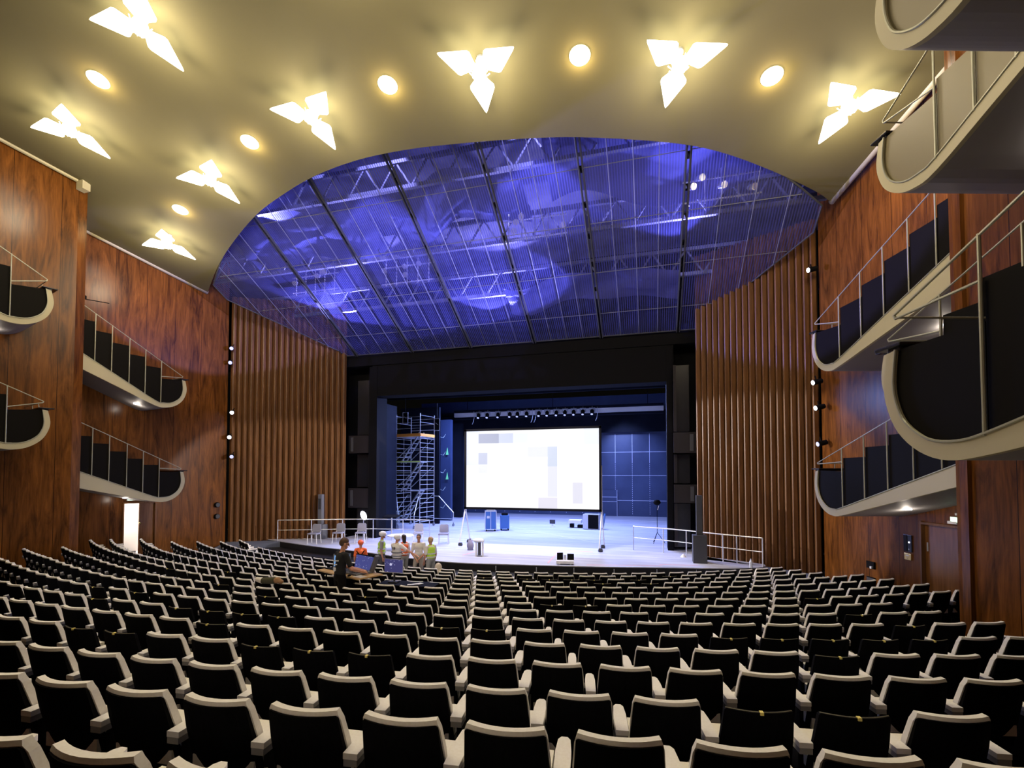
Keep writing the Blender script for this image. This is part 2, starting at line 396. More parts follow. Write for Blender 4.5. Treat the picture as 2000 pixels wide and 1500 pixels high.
slat_wall((-15.0, 21.35), (-19.9, 18.9), 20, 1, 'tall wall of narrow brown wooden slats left of the stage')
slat_wall((1.8, 20.55), (5.55, 18.55), 19, -1, 'tall wall of narrow brown wooden slats right of the stage')

# ------------------------------------------------------------------ balcony boxes ("sledges")
def balcony(name, tip, d, side_w, ztop, posts, outer, inner, ptops, rail, label, pm='panel', width=1.85, rail2=False, lamp=None, group='stepped balcony boxes on the side walls', cap_w=None):
    """tip plan point; d backward unit dir along wall; side_w unit dir into the wall; s measured backwards"""
    t = thing(name, label, 'balcony box', (tip[0], tip[1], ztop - 1.2), 0, group)
    d = Vector((*d, 0)).normalized(); wv = Vector((*side_w, 0)).normalized()
    def P(s, w_, z): q = d * s + wv * w_; return Vector((q.x, q.y, z + 1.2))
    O = spline(outer, 4); I = spline(inner, 4)
    m = MB()
    # painted side band, .08 thick, and trough over the full width
    k = len(O)
    def zi(s, L=I):
        for (a, za), (b, zb) in zip(L[:-1], L[1:]):
            if a <= s <= b and b > a: return za + (zb - za) * (s - a) / (b - a)
        return L[-1][1]
    band = [P(s, 0, z) for s, z in O] + [P(s, 0, z) for s, z in I[::-1]]
    m.mi = 0; m.prism(band, wv * .07)
    m.mi = 1
    I2 = [(s + .0, z) for s, z in O]
    secO = [P(s, .07, z) for s, z in O]
    # shell following the outer curve: soffit + front parapet
    inn = []
    for j, (s, z) in enumerate(O):
        a = O[max(j - 1, 0)]; b = O[min(j + 1, k - 1)]; tx, tz = b[0] - a[0], b[1] - a[1]; ln = math.hypot(tx, tz) or 1
        inn.append((s - tz / ln * .07 if True else s, z + tx / ln * .07))
    secI = [P(s, .07, z) for s, z in inn]
    m.prism(secO + secI[::-1], wv * (width - .07))
    m.build('shell', ['cream', 'soffit'], t, tri=True)
    # inner lip moulding
    m = MB()
    m.tube([P(s, -.005, z) for s, z in I], .014, 6); m.build('rim_moulding', 'metal', t)
    # floor deck
    m = MB()
    sL = posts + [posts[-1] + (posts[-1] - posts[-2])]
    for a, b in zip([posts[0] - .6] + sL[:-1], sL):
        zt = zi(b) + .03; m.box((P((a + b) / 2, width / 2, zt)), (width - .12, abs(b - a), .05), math.atan2(wv.y, wv.x))
    m.build('deck', 'carpet', t)
    # stepped dark panels
    zb0 = ptops[0]
    first = [(s, z) for s, z in I if s <= posts[0]]
    poly = [P(s, .03, z) for s, z in first] + [P(posts[0], .03, zi(posts[0])), P(posts[0], .03, ptops[0])]
    m = MB(); m.prism(poly, wv * .03); m.build('panel', pm, t)
    for j in range(len(posts)):
        a = posts[j]; b = sL[j + 1]; zt = ptops[j + 1]
        m = MB(); m.prism([P(a + .01, .03, zi(a)), P(b, .03, zi(b)), P(b, .03, zt), P(a + .01, .03, zt)], wv * .03); m.build('panel', pm, t)
    rs = [(-.02 + .0, rail[0])]
    def rz_(s): return rail[0] + rail[1] * s
    for j, s in enumerate(posts):
        m = MB(); m.bar(P(s, .0, zi(s) - .02), P(s, .0, rz_(s)), .016 if pm != 'x' else .02, 8); m.build('post', 'metal', t)
    m = MB()
    m.tube([P(posts[0], 0, ptops[0] + .08 if not rail2 else rail[0] + .02), P(.12, 0, rail[0] - .02), P(.1, 0, rz_(.05)), P(sL[-1], 0, rz_(sL[-1]))], .014, 6)
    m.build('handrail', 'metal', t)
    # rail inside, along the front, and its short uprights
    m = MB(); m.tube([P(.1, 0, rail[0]), P(.1, width * .5, rail[0] + .0), P(.1, width - .1, rail[0])], .012, 6)
    for w_ in (.5, 1.1): m.bar(P(.08, w_, 0), P(.1, w_, rail[0]), .012)
    m.build('front_rail', 'metal', t)
    m = MB(); m.box(P(.03, width / 2 - .02, .045), (width + .02, .34, .035), math.atan2(wv.y, wv.x)); m.box(P(.06, width / 2, .01), (width - .04, .16, .05), math.atan2(wv.y, wv.x))
    m.build('armrest_cap', 'black_gloss', t, bevel=.01)
    if lamp:
        s, w_ = lamp; z = zi(s, O)
        m = MB(); m.bar(P(s, w_, z - .015), P(s, w_, z + .03), .09, 16); m.build('soffit_lamp', 'lamp_cool', t)
        q = t.location + P(s, w_, z - .12)
        light('POINT', q, E_BOX, (1, .86, .72), .06)
    return t
OUT = [(.0, -.02), (-.06, -.35), (-.02, -.62), (.12, -.9), (.38, -1.12), (.7, -1.22), (1.1, -1.18)]
INN = [(.12, .0), (.08, -.35), (.12, -.6), (.24, -.82), (.5, -1.0), (.8, -1.04), (1.1, -.98)]
def prof(so, si, L, scale=1.0):
    o = [(s * scale, z * scale) for s, z in OUT] + [(L * .5, -1.18 * scale + so * (L * .5 - 1.1 * scale)), (L, -1.18 * scale + so * (L - 1.1 * scale))]
    i = [(s * scale, z * scale) for s, z in INN] + [(L * .5, -.98 * scale + si * (L * .5 - 1.1 * scale)), (L, -.98 * scale + si * (L - 1.1 * scale))]
    return o, i
dR = (.27, -1); wR = (1, .3); dL = (-.24, -1); wL = (-1, .26)
# far right pair
po = [1.13, 1.94, 2.69, 3.42, 4.12, 4.8]
o, i_ = prof(.25, .385, 5.4)
balcony('balcony_box', (4.54, 15.6), dR, wR, 8.07, po, o, i_, [-.09, .36, .64, .92, 1.18, 1.43, 1.7], (.26, .375), 'upper balcony box on the far right wood wall, five dark panels in view', width=1.9, lamp=(3.1, 1.1))
o, i_ = prof(.25, .32, 5.4)
balcony('balcony_box', (4.54, 15.6), dR, wR, 4.14, po, o, i_, [-.03, .32, .56, .8, 1.04, 1.28, 1.5], (.2, .34), 'lower balcony box on the far right wall, above the closed door', width=1.9, rail2=True, lamp=(2.0, 1.0))
# far left pair
pl_ = [.9, 1.46, 2.0, 2.56, 3.07, 3.6, 4.1]
o, i_ = prof(.44, .60, 4.6)
balcony('balcony_box', (-18.8, 15.6), dL, wL, 7.97, pl_, o, i_, [-.06, .36, .7, 1.02, 1.34, 1.66, 1.95, 2.2], (.12, .6), 'upper balcony box on the far left wood wall with six dark panels', width=1.85, lamp=(1.35, 1.0))
o, i_ = prof(.25, .42, 4.6)
balcony('balcony_box', (-18.8, 15.6), dL, wL, 4.13, pl_, o, i_, [-.02, .27, .5, .76, 1.03, 1.28, 1.5, 1.7], (.12, .48), 'lower balcony box on the far left wall, above the open bright door', width=1.85, rail2=True, lamp=(1.6, 1.1))
# near left pair
dLn2 = (-.3, -1); wLn2 = (-1, .3)
o, i_ = prof(.25, .45, 4.6, .98)
balcony('balcony_box', (-17.1, 9.85), dLn2, wLn2, 9.52, [.86, 1.45, 2.0], o, i_, [-.1, .4, .8, 1.2], (.25, .6), 'upper of two balcony boxes cut by the left edge of the view', width=1.95, lamp=(1.0, 1.2))
o, i_ = prof(.2, .4, 4.6, .98)
balcony('balcony_box', (-17.1, 9.85), dLn2, wLn2, 5.93, [.86, 1.45, 2.0], o, i_, [-.08, .35, .75, 1.1], (.22, .45), 'lower of two balcony boxes cut by the left edge of the view', width=1.95)
# near right pair
dRn2 = (.3, -1); wRn2 = (1, .3)
o, i_ = prof(.42, .46, 4.2, .95)
balcony('balcony_box', (3.66, 9.12), dRn2, wRn2, 9.5, [1.03, 1.6, 2.13, 2.7], o, i_, [.0, .2, .42, .65, .9], (.26, .5), 'upper balcony box on the right with panels painted with ceiling reflection, below the topmost one', 'panel_sheen', width=2.3, lamp=(1.7, 1.3))
o, i_ = prof(.3, .4, 4.2, .95)
balcony('balcony_box', (3.66, 9.12), dRn2, wRn2, 5.98, [1.03, 1.6, 2.13, 2.7], o, i_, [.0, .3, .6, .8, 1.0], (.2, .4), 'balcony box mostly hidden behind the large near box on the right', width=2.3)
# nearest right pair
o, i_ = prof(.2, .33, 3.4, .95)
balcony('balcony_box', (2.42, 5.95), dRn2, wRn2, 5.33, [1.01, 1.55, 2.1], o, i_, [.01, .35, .7, 1.05], (.34, .42), 'largest and nearest balcony box at the right edge with black panels', width=1.9, rail2=True)
o, i_ = prof(.5, .55, 3.4, .95)
balcony('balcony_box', (2.42, 5.95), dRn2, wRn2, 9.38, [1.01, 1.55, 2.1], o, i_, [.01, .35, .7, 1.05], (.34, .42), 'topmost balcony box cut by the top right corner of the view', 'panel_sheen', width=1.9)

# ------------------------------------------------------------------ ceiling lamps
def petal(ang, L=1.0, tilt=.10):
    ca, sa = math.cos(ang), math.sin(ang)
    pts = [(.17, -.10), (.36, -.29), (.43, -.30), (.98, -.035), (1.03, 0), (.98, .035), (.43, .30), (.36, .29), (.17, .10)]
    return [(x * L * ca - y * L * sa, x * L * sa + y * L * ca, -tilt * x) for x, y in pts]
def star_lamp(x, y, a0, label, L=1.0, energy=E_STAR):
    z = ceil_z(y) - .36
    t = thing('star_ceiling_lamp', label, 'ceiling lamp', (x, y, z), 0, 'three-bladed ceiling lamps')
    t.rotation_euler = (-.197, 0, 0)
    for k in range(3):
        m = MB(); m.prism(petal(R(a0 + 120 * k), L), (0, 0, .03)); m.build('blade', 'lamp_white', t)
    m = MB(); m.bar((0, 0, .03), (0, 0, .36), .035, 10); m.bar((0, 0, .3), (0, 0, .36), .1, 14); m.build('stem', 'steel', t)
    m = MB()
    m.bar((0, 0, -.14), (0, 0, .03), .16, 16); m.build('bulb_cluster', 'lamp_white', t, smooth=False)
    m = MB()
    for k in range(12):
        a = R(30 * k); m.beam((.15 * math.cos(a), .15 * math.sin(a), -.16), (.25 * math.cos(a), .25 * math.sin(a), -.02), .012, .02)
    m.build('fin_ring', 'lamp_white', t)
    light('POINT', (x, y + .12, z - .85), energy, WARM, .4)
    return t
stars = [(-11.09, 7.91, 84, 'three-bladed lamp at the top left, cut by the top edge'), (-15.94, 9.49, 80, 'three-bladed lamp nearest the left wall in the nearer row'),
         (-18.02, 14.08, 72, 'three-bladed lamp at the left end of the arc, above the far left wall'), (-13.45, 11.87, 80, 'three-bladed lamp second from the left end of the arc'),
         (-8.7, 10.71, 88, 'three-bladed lamp third from the left along the curved ceiling edge'), (-3.85, 10.6, 99, 'three-bladed lamp left of the middle downlight above the arc top'),
         (.73, 11.5, 106, 'three-bladed lamp right of the middle downlight above the arc'), (4.8, 13.48, 112, 'three-bladed lamp at the right end of the arc beside the balcony')]
for x, y, a0, lb in stars: star_lamp(x, y, a0, lb)
# the nearer row carries on unseen; a rear row added lights the near seats
for x, y, a0 in ((-5.8, 7.0, 95), (-.6, 7.6, 100), (4.4, 8.6, 106), (-12, 2.5, 85), (-5.5, 1.5, 95), (1.0, 2.0, 100)):
    star_lamp(x, y, a0, 'unseen three-bladed ceiling lamp of the nearer rows, over the camera', energy=E_STAR)
downs = [(-13.89, 8.88, 'round recessed lamp at the top left between two three-bladed lamps'), (-6.41, 10.74, 'round recessed lamp third from the left along the arc'),
         (-1.52, 11.14, 'round recessed lamp at the top middle, between two star lamps'), (2.92, 12.66, 'round recessed lamp at the right end of the arc row'),
         (-11.39, 11.35, 'round recessed lamp second from the left along the arc'), (-16.23, 13.13, 'smallest round recessed lamp at the left end of the arc')]
for x, y, lb in downs:
    z = ceil_z(y)
    t = thing('recessed_ceiling_lamp', lb, 'ceiling lamp', (x, y, z - .012), 0, 'round recessed ceiling lamps'); t.rotation_euler = (-.197, 0, 0)
    m = MB(); m.ball((0, 0, 0), (.25, .25, .05), 20, 10); m.build('glass_dome', 'lamp_warm', t, smooth=True)
    light('POINT', (x, y + .03, z - .2), E_DOWN, (1, .72, .30), .08)

# ------------------------------------------------------------------ mesh ceiling over the apron
SL = .55
def mz(y): return 10.12 + SL * (21.38 - y)
ribs = [-17.5, -14.42, -11.28, -8.18, -5.06, -2.02, 1.19, 4.3]
def side_y(x):
    """front limit of the mesh at x"""
    if x < -15.1: return 21.15 + (x + 15.1) * (21.15 - 17.3) / (19.3 - 15.1)
    if x > 1.95: return 21.2 - (x - 1.95) * (21.2 - 17.4) / (5.75 - 1.95)
    return 21.38
def back_y(x):
    a = arc_y(x); return 11.9 + .030 * (x + 7.2) ** 2 if a < 15.2 else a + .04
def arc_y(x):
    for (xa_, ya_), (xb_, yb_) in zip(A2[:-1], A2[1:]):
        if xa_ <= x <= xb_: return ya_ + (yb_ - ya_) * (x - xa_) / max(xb_ - xa_, 1e-6)
    return 17.9
edges = [-18.95] + ribs[1:-1] + [5.35]
names = ['leftmost and narrowing', 'second from the left', 'third from the left', 'middle left', 'middle right', 'third from the right', 'rightmost, beside the right slats']
nmk = 0
for a, b in zip(edges[:-1], edges[1:]):
    a2, b2 = a + .07, b - .07
    xs_ = [a2 + (b2 - a2) * k / 6 for k in range(7)]
    for k, brk in ((0, -15.1), (0, 1.95)):
        if a2 < brk < b2: xs_.append(brk)
    xs_.sort()
    front = [(x, side_y(x), mz(side_y(x))) for x in xs_]; back = [(x, min(back_y(x), side_y(x) - .25), mz(min(back_y(x), side_y(x) - .25))) for x in xs_]
    t = thing('mesh_panel', f'blue-lit wire mesh ceiling panel over the stage apron, {names[nmk]}', 'ceiling mesh', ((a + b) / 2, 17, mz(17)), 0, 'wire mesh ceiling panels'); nmk += 1
    L0 = Vector(t.location)
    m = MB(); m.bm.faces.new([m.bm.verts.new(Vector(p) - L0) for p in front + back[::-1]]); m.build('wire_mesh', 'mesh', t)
    m = MB(); mm = [Vector(p) - L0 for p in front + back[::-1]]
    for p, q in zip(mm, mm[1:] + mm[:1]): m.bar(p, q, .03, 6)
    m.build('edge_frame', 'darkgrey', t)
    m = MB(); n_ = 4
    for k in range(1, n_):
        x = a2 + (b2 - a2) * k / n_; y0, y1 = side_y(x), min(back_y(x), side_y(x) - .3)
        m.bar(Vector((x, y0, mz(y0) - .02)) - L0, Vector((x, y1, mz(y1) - .02)) - L0, .014, 4)
    for y in (20.2, 18.4, 16.6, 14.9, 13.2):
        xa, xb = a2, b2
        pts_ = [x for x in [a2 + (b2 - a2) * q / 12 for q in range(13)] if back_y(x) < y < side_y(x)]
        if len(pts_) > 1: m.bar(Vector((pts_[0], y, mz(y) - .02)) - L0, Vector((pts_[-1], y, mz(y) - .02)) - L0, .014, 4)
    m.build('support_wire', 'grey', t)
# rails between the panels
for k, x in enumerate(ribs[1:-1]):
    y0, y1 = side_y(x) + .05, back_y(x)
    t = thing('ceiling_rail', 'dark twin rail running between two mesh ceiling panels', 'rail', (x, y0, mz(y0)), 0, 'dark rails between the mesh panels'); L0 = Vector(t.location)
    for dx in (-.055, .055):
        m = MB(); m.beam(Vector((x + dx, y0, mz(y0))) - L0, Vector((x + dx, y1, mz(y1))) - L0, .035, .12); m.build('rail', 'darkgrey', t)
    for q in range(9):
        y = y0 - .2 - q * (y0 - y1 - .4) / 8; m = MB(); m.beam(Vector((x - .05, y, mz(y) + .05)) - L0, Vector((x + .05, y, mz(y) + .05)) - L0, .3, .06)
        m.build('cross_plate', 'black', t)
# roof space above the mesh: dark vault, trusses, hanging lamps
m = MB(); m.quad((-23, 24.5, 13.2), (9, 24.5, 13.2), (9, 10.5, 20.5), (-23, 10.5, 20.5)); struct(m.build('ceiling_roof_space', noisy('roof_concrete', (.10, .10, .14), (.3, .3, .36), .5, .9, (1, 2.2, 1))))
m = MB(); m.quad((-23, 10.5, 14.5), (9, 10.5, 14.5), (9, 10.5, 20.5), (-23, 10.5, 20.5)); struct(m.build('wall_roof_space', 'darkgrey'))
for k, y in enumerate((13.2, 15.6, 18.0, 20.2)):
    zb = mz(y) + 1.25; zt = zb + 1.0
    t = thing('roof_truss', ['rearmost', 'second rearmost', 'second frontmost', 'frontmost'][k] + ' steel truss seen through the mesh ceiling', 'roof truss', (-7, y, zb), 0, 'trusses above the mesh ceiling')
    m = MB(); m.beam((-13, 0, 0), (13, 0, 0), .14, .14); m.build('bottom_chord', 'grey', t)
    m = MB(); m.beam((-13, 0, 1), (13, 0, 1), .14, .14); m.build('top_chord', 'grey', t)
    m = MB()
    for q in range(20):
        xx = -13 + q * 1.3; m.beam((xx, 0, 0), (xx + .65, 0, 1), .06, .06); m.beam((xx + .65, 0, 1), (xx + 1.3, 0, 0), .06, .06)
    m.build('web', 'grey', t)
# draped dust sheets hanging under the trusses
def drape(x0, x1, y0, y1, zoff, sag, label, seed):
    rd = random.Random(seed); m = MB(); nx, ny = 24, 12; vv = []
    ph = [rd.uniform(0, 6) for _ in range(4)]
    for a in range(nx + 1):
        row = []
        for b in range(ny + 1):
            u, v = a / nx, b / ny; x = x0 + (x1 - x0) * u; y = y0 + (y1 - y0) * v + .35 * math.sin(u * 7 + ph[3])
            z = mz(y) + zoff - sag * math.sin(math.pi * u) * (.6 + .4 * math.sin(v * 5 + ph[0])) - .12 * math.sin(u * 13 + v * 6 + ph[1]) - .05 * math.sin(v * 19 + u * 9 + ph[2])
            row.append(m.bm.verts.new((x, y, z)))
        vv.append(row)
    for a in range(nx):
        for b in range(ny): m.bm.faces.new((vv[a][b], vv[a + 1][b], vv[a + 1][b + 1], vv[a][b + 1]))
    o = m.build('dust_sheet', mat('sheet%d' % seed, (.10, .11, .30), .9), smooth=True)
    tag(o, label, 'sheet', 'draped sheets above the mesh ceiling'); return o
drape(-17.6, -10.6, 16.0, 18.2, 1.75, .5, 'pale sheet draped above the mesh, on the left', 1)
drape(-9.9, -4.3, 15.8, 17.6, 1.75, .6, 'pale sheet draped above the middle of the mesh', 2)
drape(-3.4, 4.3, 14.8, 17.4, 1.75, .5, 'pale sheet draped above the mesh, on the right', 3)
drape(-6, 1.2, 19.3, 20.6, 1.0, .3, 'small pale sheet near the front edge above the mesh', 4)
# equipment clusters
def rig(x, y, label, seed):
    rd = random.Random(seed); z = mz(y) + .12
    t = thing('rigging_cluster', label, 'stage equipment', (x, y, z), 0, 'equipment hung above the mesh ceiling')
    m = MB()
    for k in range(5): xx = -1 + k * .5; m.bar((xx, 0, 0), (xx, 0, 1.1), .02, 6)
    m.bar((-1.2, 0, .1), (1.2, 0, .1), .03, 6); m.bar((-1.2, 0, .8), (1.2, 0, .8), .03, 6); m.build('pipe_frame', 'alu', t)
    for k in range(4):
        xx = -1 + rd.random() * 2; zz = .2 + rd.random() * .7
        m = MB(); m.bar((xx, -.1, zz), (xx + .12, -.35, zz - .12), .08, 10, .11); m.build('lamp_head', 'alu', t)
rig(-14.3, 18.0, 'pipe frame with lamp heads seen through the left part of the mesh', 5)
rig(-9.8, 18.1, 'pipe frame with lamp heads seen through the mesh, middle left', 6)
rig(-4.0, 17.0, 'pipe frame with lamp heads seen through the mesh, middle', 8)
rig(2.3, 16.6, 'pipe frame with lamp heads seen through the mesh, on the right', 9)
# uplights/downlights in the roof space
for x, y, zo, tx, ty, tz, e, sp, bl in ((-11.6, 15.2, 3.4, -15.6, 18.9, 0, 3, 50, .25), (-.6, 14.0, 3.2, 2.9, 17.0, 0, 3, 56, .25), (-3.0, 13.6, 2.4, -4.0, 19.3, 0, 4, 60, .3), (-9.5, 13.6, 2.4, -9.5, 19.4, 0, 3, 56, .3),
                                    (-6.5, 21.0, 1.0, -6.5, 16, 3.6, 3, 110, .1), (1.5, 18.9, .8, -.5, 14.2, 4.4, 2.5, 100, .1), (-14, 20.3, 1.0, -14, 15, 4.4, 4, 110, .1),
                                    (1.5, 15.2, .7, -1.2, 13.0, 3.6, 1.5, 100, .1), (-15.0, 15.8, .7, -12.5, 13.2, 3.4, 1.2, 100, .1)):
    light('SPOT', (x, y, mz(y) + zo), E_MESH * e, B, .03, (tx, ty, mz(ty) + tz), sp, bl)

# beams of the wall spotlights that paint the mesh from the sides
light('SPOT', (5.0, 17.9, 8.2), E_MESH * 30, B, .05, (-13.6, 17.6, 12.5), 24, .12)
light('SPOT', (-19.2, 18.6, 9.7), E_MESH * 30, B, .05, (1.6, 16.6, 12.9), 30, .12)
# ------------------------------------------------------------------ proscenium
PY = 21.5
m = MB(); m.box((-6.3, PY + .5, 8.78), (14.6, .9, 1.56)); m.box((-6.4, PY + .35, 9.95), (17.4, .7, .75)); m.box((-6.4, PY + 1.2, 13.2), (40, .3, 6.2))
struct(m.build('wall_proscenium_header', 'black'))
m = MB()
m.box((-13.53, PY + .5, 5.0), (.45, .96, 9.0)); m.box((-14.6, PY + .9, 5.2), (1.9, .12, 9.5))
m.box((-18.5, PY + 1.2, 6), (9.0, .2, 12)); m.box((-19.5, 25, 6), (.2, 8, 12))
struct(m.build('wall_proscenium_left', 'black'))
m = MB(); m.box((.82, PY + .5, 5.0), (.24, .96, 9.0)); m.box((1.5, PY + .9, 5.2), (1.3, .12, 9.5)); m.box((6.5, PY + 1.2, 6), (10.0, .2, 12)); m.box((8, 25, 6), (.2, 8, 12))
struct(m.build('wall_proscenium_right', 'black'))
# loge shafts beside the opening
def loges(x0, x1, y, zs, label, side):
    t = thing('loge_tower', label, 'loge tower', ((x0 + x1) / 2, y, .8))
    w_ = x1 - x0
    for z0, z1 in zs['par']:
        m = MB(); m.box((0, 0, (z0 + z1) / 2 - .8), (w_, .12, z1 - z0)); m.build('parapet', 'loge', t)
        m = MB()
        for dx in (.2,): m.box((-w_ / 2 * side + dx * side, -.07, (z0 + z1) / 2 - .8), (.14, .02, (z1 - z0) * .8))
        m.build('glazed_strip', 'darkgrey', t)
    for z0, z1 in zs['glass']:
        m = MB(); m.box((.12 * side, .3, (z0 + z1) / 2 - .8), (w_ * .7, .04, z1 - z0)); m.build('dark_window', 'black_gloss', t)
        m = MB(); m.box((w_ * .42 * side, .2, (z0 + z1) / 2 - .8), (.12, .1, z1 - z0)); m.build('jamb', 'loge', t)
    return t
loges(-14.95, -13.78, 21.6, {'par': [(5.1, 6.0), (2.3, 3.3)], 'glass': [(6.05, 8.9), (3.35, 5.05), (.9, 2.25)]}, 'dark tower of stacked loges between left slats and stage opening', 1)
loges(.95, 1.85, 21.0, {'par': [(4.9, 5.75), (2.85, 3.6)], 'glass': [(5.8, 8.6), (3.65, 4.85), (1.0, 2.8)]}, 'dark tower of stacked loges between right slats and stage opening', -1)

# ------------------------------------------------------------------ stage
lip = [(-19.3, 20.0), (-17.3, 19.35), (-14.5, 18.4), (-11.7, 17.7), (-9.6, 17.05), (-7.75, 16.6), (-6.5, 16.5), (-5.35, 16.62), (-3.15, 16.9), (-1.23, 17.22), (.49, 17.6), (2.3, 18.0), (3.6, 18.5)]
lp = spline(lip, 3)
m = MB(); m.prism([(x, y, .8) for x, y in lp] + [(3.9, 18.9, .8), (3.9, 19.2, .8), (1.9, 20.6, .8), (1.9, 22.5, .8), (8, 22.5, .8), (8, 38.2, .8), (-24, 38.2, .8), (-24, 22.8, .8), (-15, 22.8, .8), (-15, 21.5, .8), (-19.2, 20.2, .8)], (0, 0, -.06))
struct(m.build('floor_stage', 'stage'))
m = MB(); a_ = [(x, y) for x, y in lp]; b_ = [(x, y + .3) for x, y in lp]
m.prism([(x, y - .02, .775) for x, y in a_] + [(x, y, .775) for x, y in b_[::-1]], (0, 0, -.95)); 
struct(m.build('wall_stage_front', 'stageblack'))
m = MB(); m.prism([(x, y - .75, .52) for x, y in lp] + [(x, y - .02, .52) for x, y in lp[::-1]], (0, 0, -.6)); struct(m.build('trim_4', 'stageblack'))
m = MB()
for x, y in [(-5.35, 16.6), (-3.9, 16.78), (-2.6, 17.0), (-1.23, 17.2), (.2, 17.55), (1.5, 17.85)]: m.box((x, y - .05, .66), (.025, .02, .16))
struct(m.build('trim_5', 'steel'))
# side ramps in blue-grey lino
m = MB(); m.prism([(5.55, 18.5, .62), (3.7, 18.9, .80), (1.85, 20.5, .80), (2.0, 19.6, .8), (3.7, 18.5, .72), (4.6, 17.6, .55), (5.75, 17.8, .5)], (0, 0, -.5)); struct(m.build('floor_ramp_right', 'ramp'))
m = MB(); m.prism([(-19.9, 18.85, .72), (-15.0, 21.3, .8), (-16.9, 19.4, .8), (-18.2, 18.6, .66), (-19.8, 17.9, .5)], (0, 0, -.5)); struct(m.build('floor_ramp_left', 'ramp'))
# markings and board joints
m = MB()
for y in (19.6, 20.9, 22.4, 24.0, 25.8, 27.6, 29.6, 31.8, 34.2): m.box((-6.4, y, .802), (22 if y > 22 else 15, .035, .004))
m.beam((-13, 22.5, .803), (-4, 33, .803), .03, .003); m.beam((-2, 22.5, .803), (-9.8, 30, .803), .03, .003)
tag(m.build('floor_marking', 'whitetape'), 'thin white joint lines and tape across the stage floor', 'floor marking')
m = MB()
m.beam((-3.6, 17.3, .803), (-3.7, 20.3, .803), .05, .003); m.beam((-3.7, 20.3, .803), (-2.3, 20.2, .803), .05, .003); m.beam((-6.8, 20.3, .803), (-7.2, 18.0, .803), .05, .003)
m.beam((-2.2, 17.3, .803), (.4, 17.9, .803), .05, .003); m.beam((.3, 18.1, .803), (1.6, 18.3, .803), .05, .003)
tag(m.build('floor_marking', 'tape'), 'pink tape marks on the bright apron near the stage edge', 'floor marking')
# back wall with riveted panels
m = MB(); m.box((-6, 38.0, 4.0), (26, .3, 6.5)); m.box((-6, 37.95, 8.6), (26, .3, 3)); struct(m.build('wall_stage_back', 'navy'))
m = MB(); m.box((-6, 37.4, 8.0), (26, .2, 1.6)); m.box((-6, 30.6, 10.4), (24, .2, 2.2)); m.box((-6, 25, 9.7), (16, .15, 1.4)); struct(m.build('trim_6', 'navydark'))
m = MB(); m.box((6.8, 31, 6), (.2, 14, 11)); m.box((-23.8, 31, 6), (.2, 16, 11)); m.box((-8, 31, 11.6), (34, 18, .2)); struct(m.build('wall_stage_sides', 'navydark'))
m = MB()
for z in (2.0, 3.9, 5.7): m.box((-6, 37.83, z), (18, .012, .03))
for k in range(13):
    x = -14 + k * 1.27
    m.box((x, 37.83, 6.0), (.03, .012, 2.2))
    for q in range(26): m.box((x, 37.83, 1.0 + q * .155), (.03, .012, .07))
tag(m.build('riveted_seam', 'seam'), 'white riveted seams dividing the navy back wall of the stage', 'seam', kind='stuff')
t = thing('set_door', 'low navy door with white trim in the back wall right of the screen', 'door', (-3.05, 37.8, .8))
m = MB(); m.box((0, 0, 1.0), (1.2, .06, 2.0)); m.build('leaf', 'navy', t)
m = MB()
for z in (1.1, 1.45): m.box((0, -.04, z), (1.2, .02, .03))
m.box((-.6, -.04, 1), (.03, .02, 2)); m.box((.6, -.04, 1), (.03, .02, 2)); m.build('push_bar', 'seam', t)

# side scenery at stage left of picture
def upright(name, x, y, w_, d_, h, mt, label, cat):
    m = MB(); m.box((0, 0, h / 2), (w_, d_, h)); m.box((0, -d_ / 2 - .01, h * .5), (w_ * .92, .02, h * .97))
    o = m.build(name, mt, loc=(x, y, .8)); tag(o, label, cat); return o
upright('scenery_flat', gx(757, 24.4), 24.4, .12, 1.8, 7.2, 'navydark', 'tall blue side panel just behind the left edge of the opening', 'scenery panel')
upright('scenery_flat', -14.6, 28.9, 2.8, .2, 7.6, 'navydark', 'dark tall panel behind the scaffold tower', 'scenery panel')
upright('scenery_flat', gx(872, 31.0), 31.0, .8, .3, 7.0, 'navy', 'blue tall panel with green tags right of the scaffold tower', 'scenery panel')
upright('black_curtain', gx(846, 31.5), 31.6, 1.0, .2, 8.0, 'black', 'narrow black curtain between scaffold tower and cable bundle', 'curtain')
upright('set_column', gx(892, 33.5), 33.5, .9, .4, 7.0, 'navydark', 'dark column with ledges left of the projection screen', 'scenery column')
# cable bundle
m = MB(); rd = random.Random(3)
cxp = gx(857, 30.4)
for k in range(3):
    pts = [(rd.uniform(-.07, .07), rd.uniform(-.05, .05), z * .33) for z in range(21)]; m.tube(pts, .018, 5)
for k in range(5): m.tube([(0, 0, 1 + k * 1.2), (.35, -.05, .9 + k * 1.2), (.5, 0, 1.15 + k * 1.2)], .014, 5)
o = m.build('cable_bundle', mat('cable_grey', (.45, .55, .52), .5), loc=(cxp, 30.4, .8)); tag(o, 'pale hanging cable bundle right of the scaffold tower', 'cable')
for z, nm in ((5.6, 'upper'), (3.9, 'lower')):
    m = MB(); m.prism([(-.1, 0, -.25), (.1, 0, -.25), (.02, 0, .25)], (0, .02, 0)); o = m.build('green_tag', 'green', loc=(gx(873, 30.75), 30.75, z)); tag(o, f'{nm} green triangular tag on the blue panel beside the cables', 'tag')
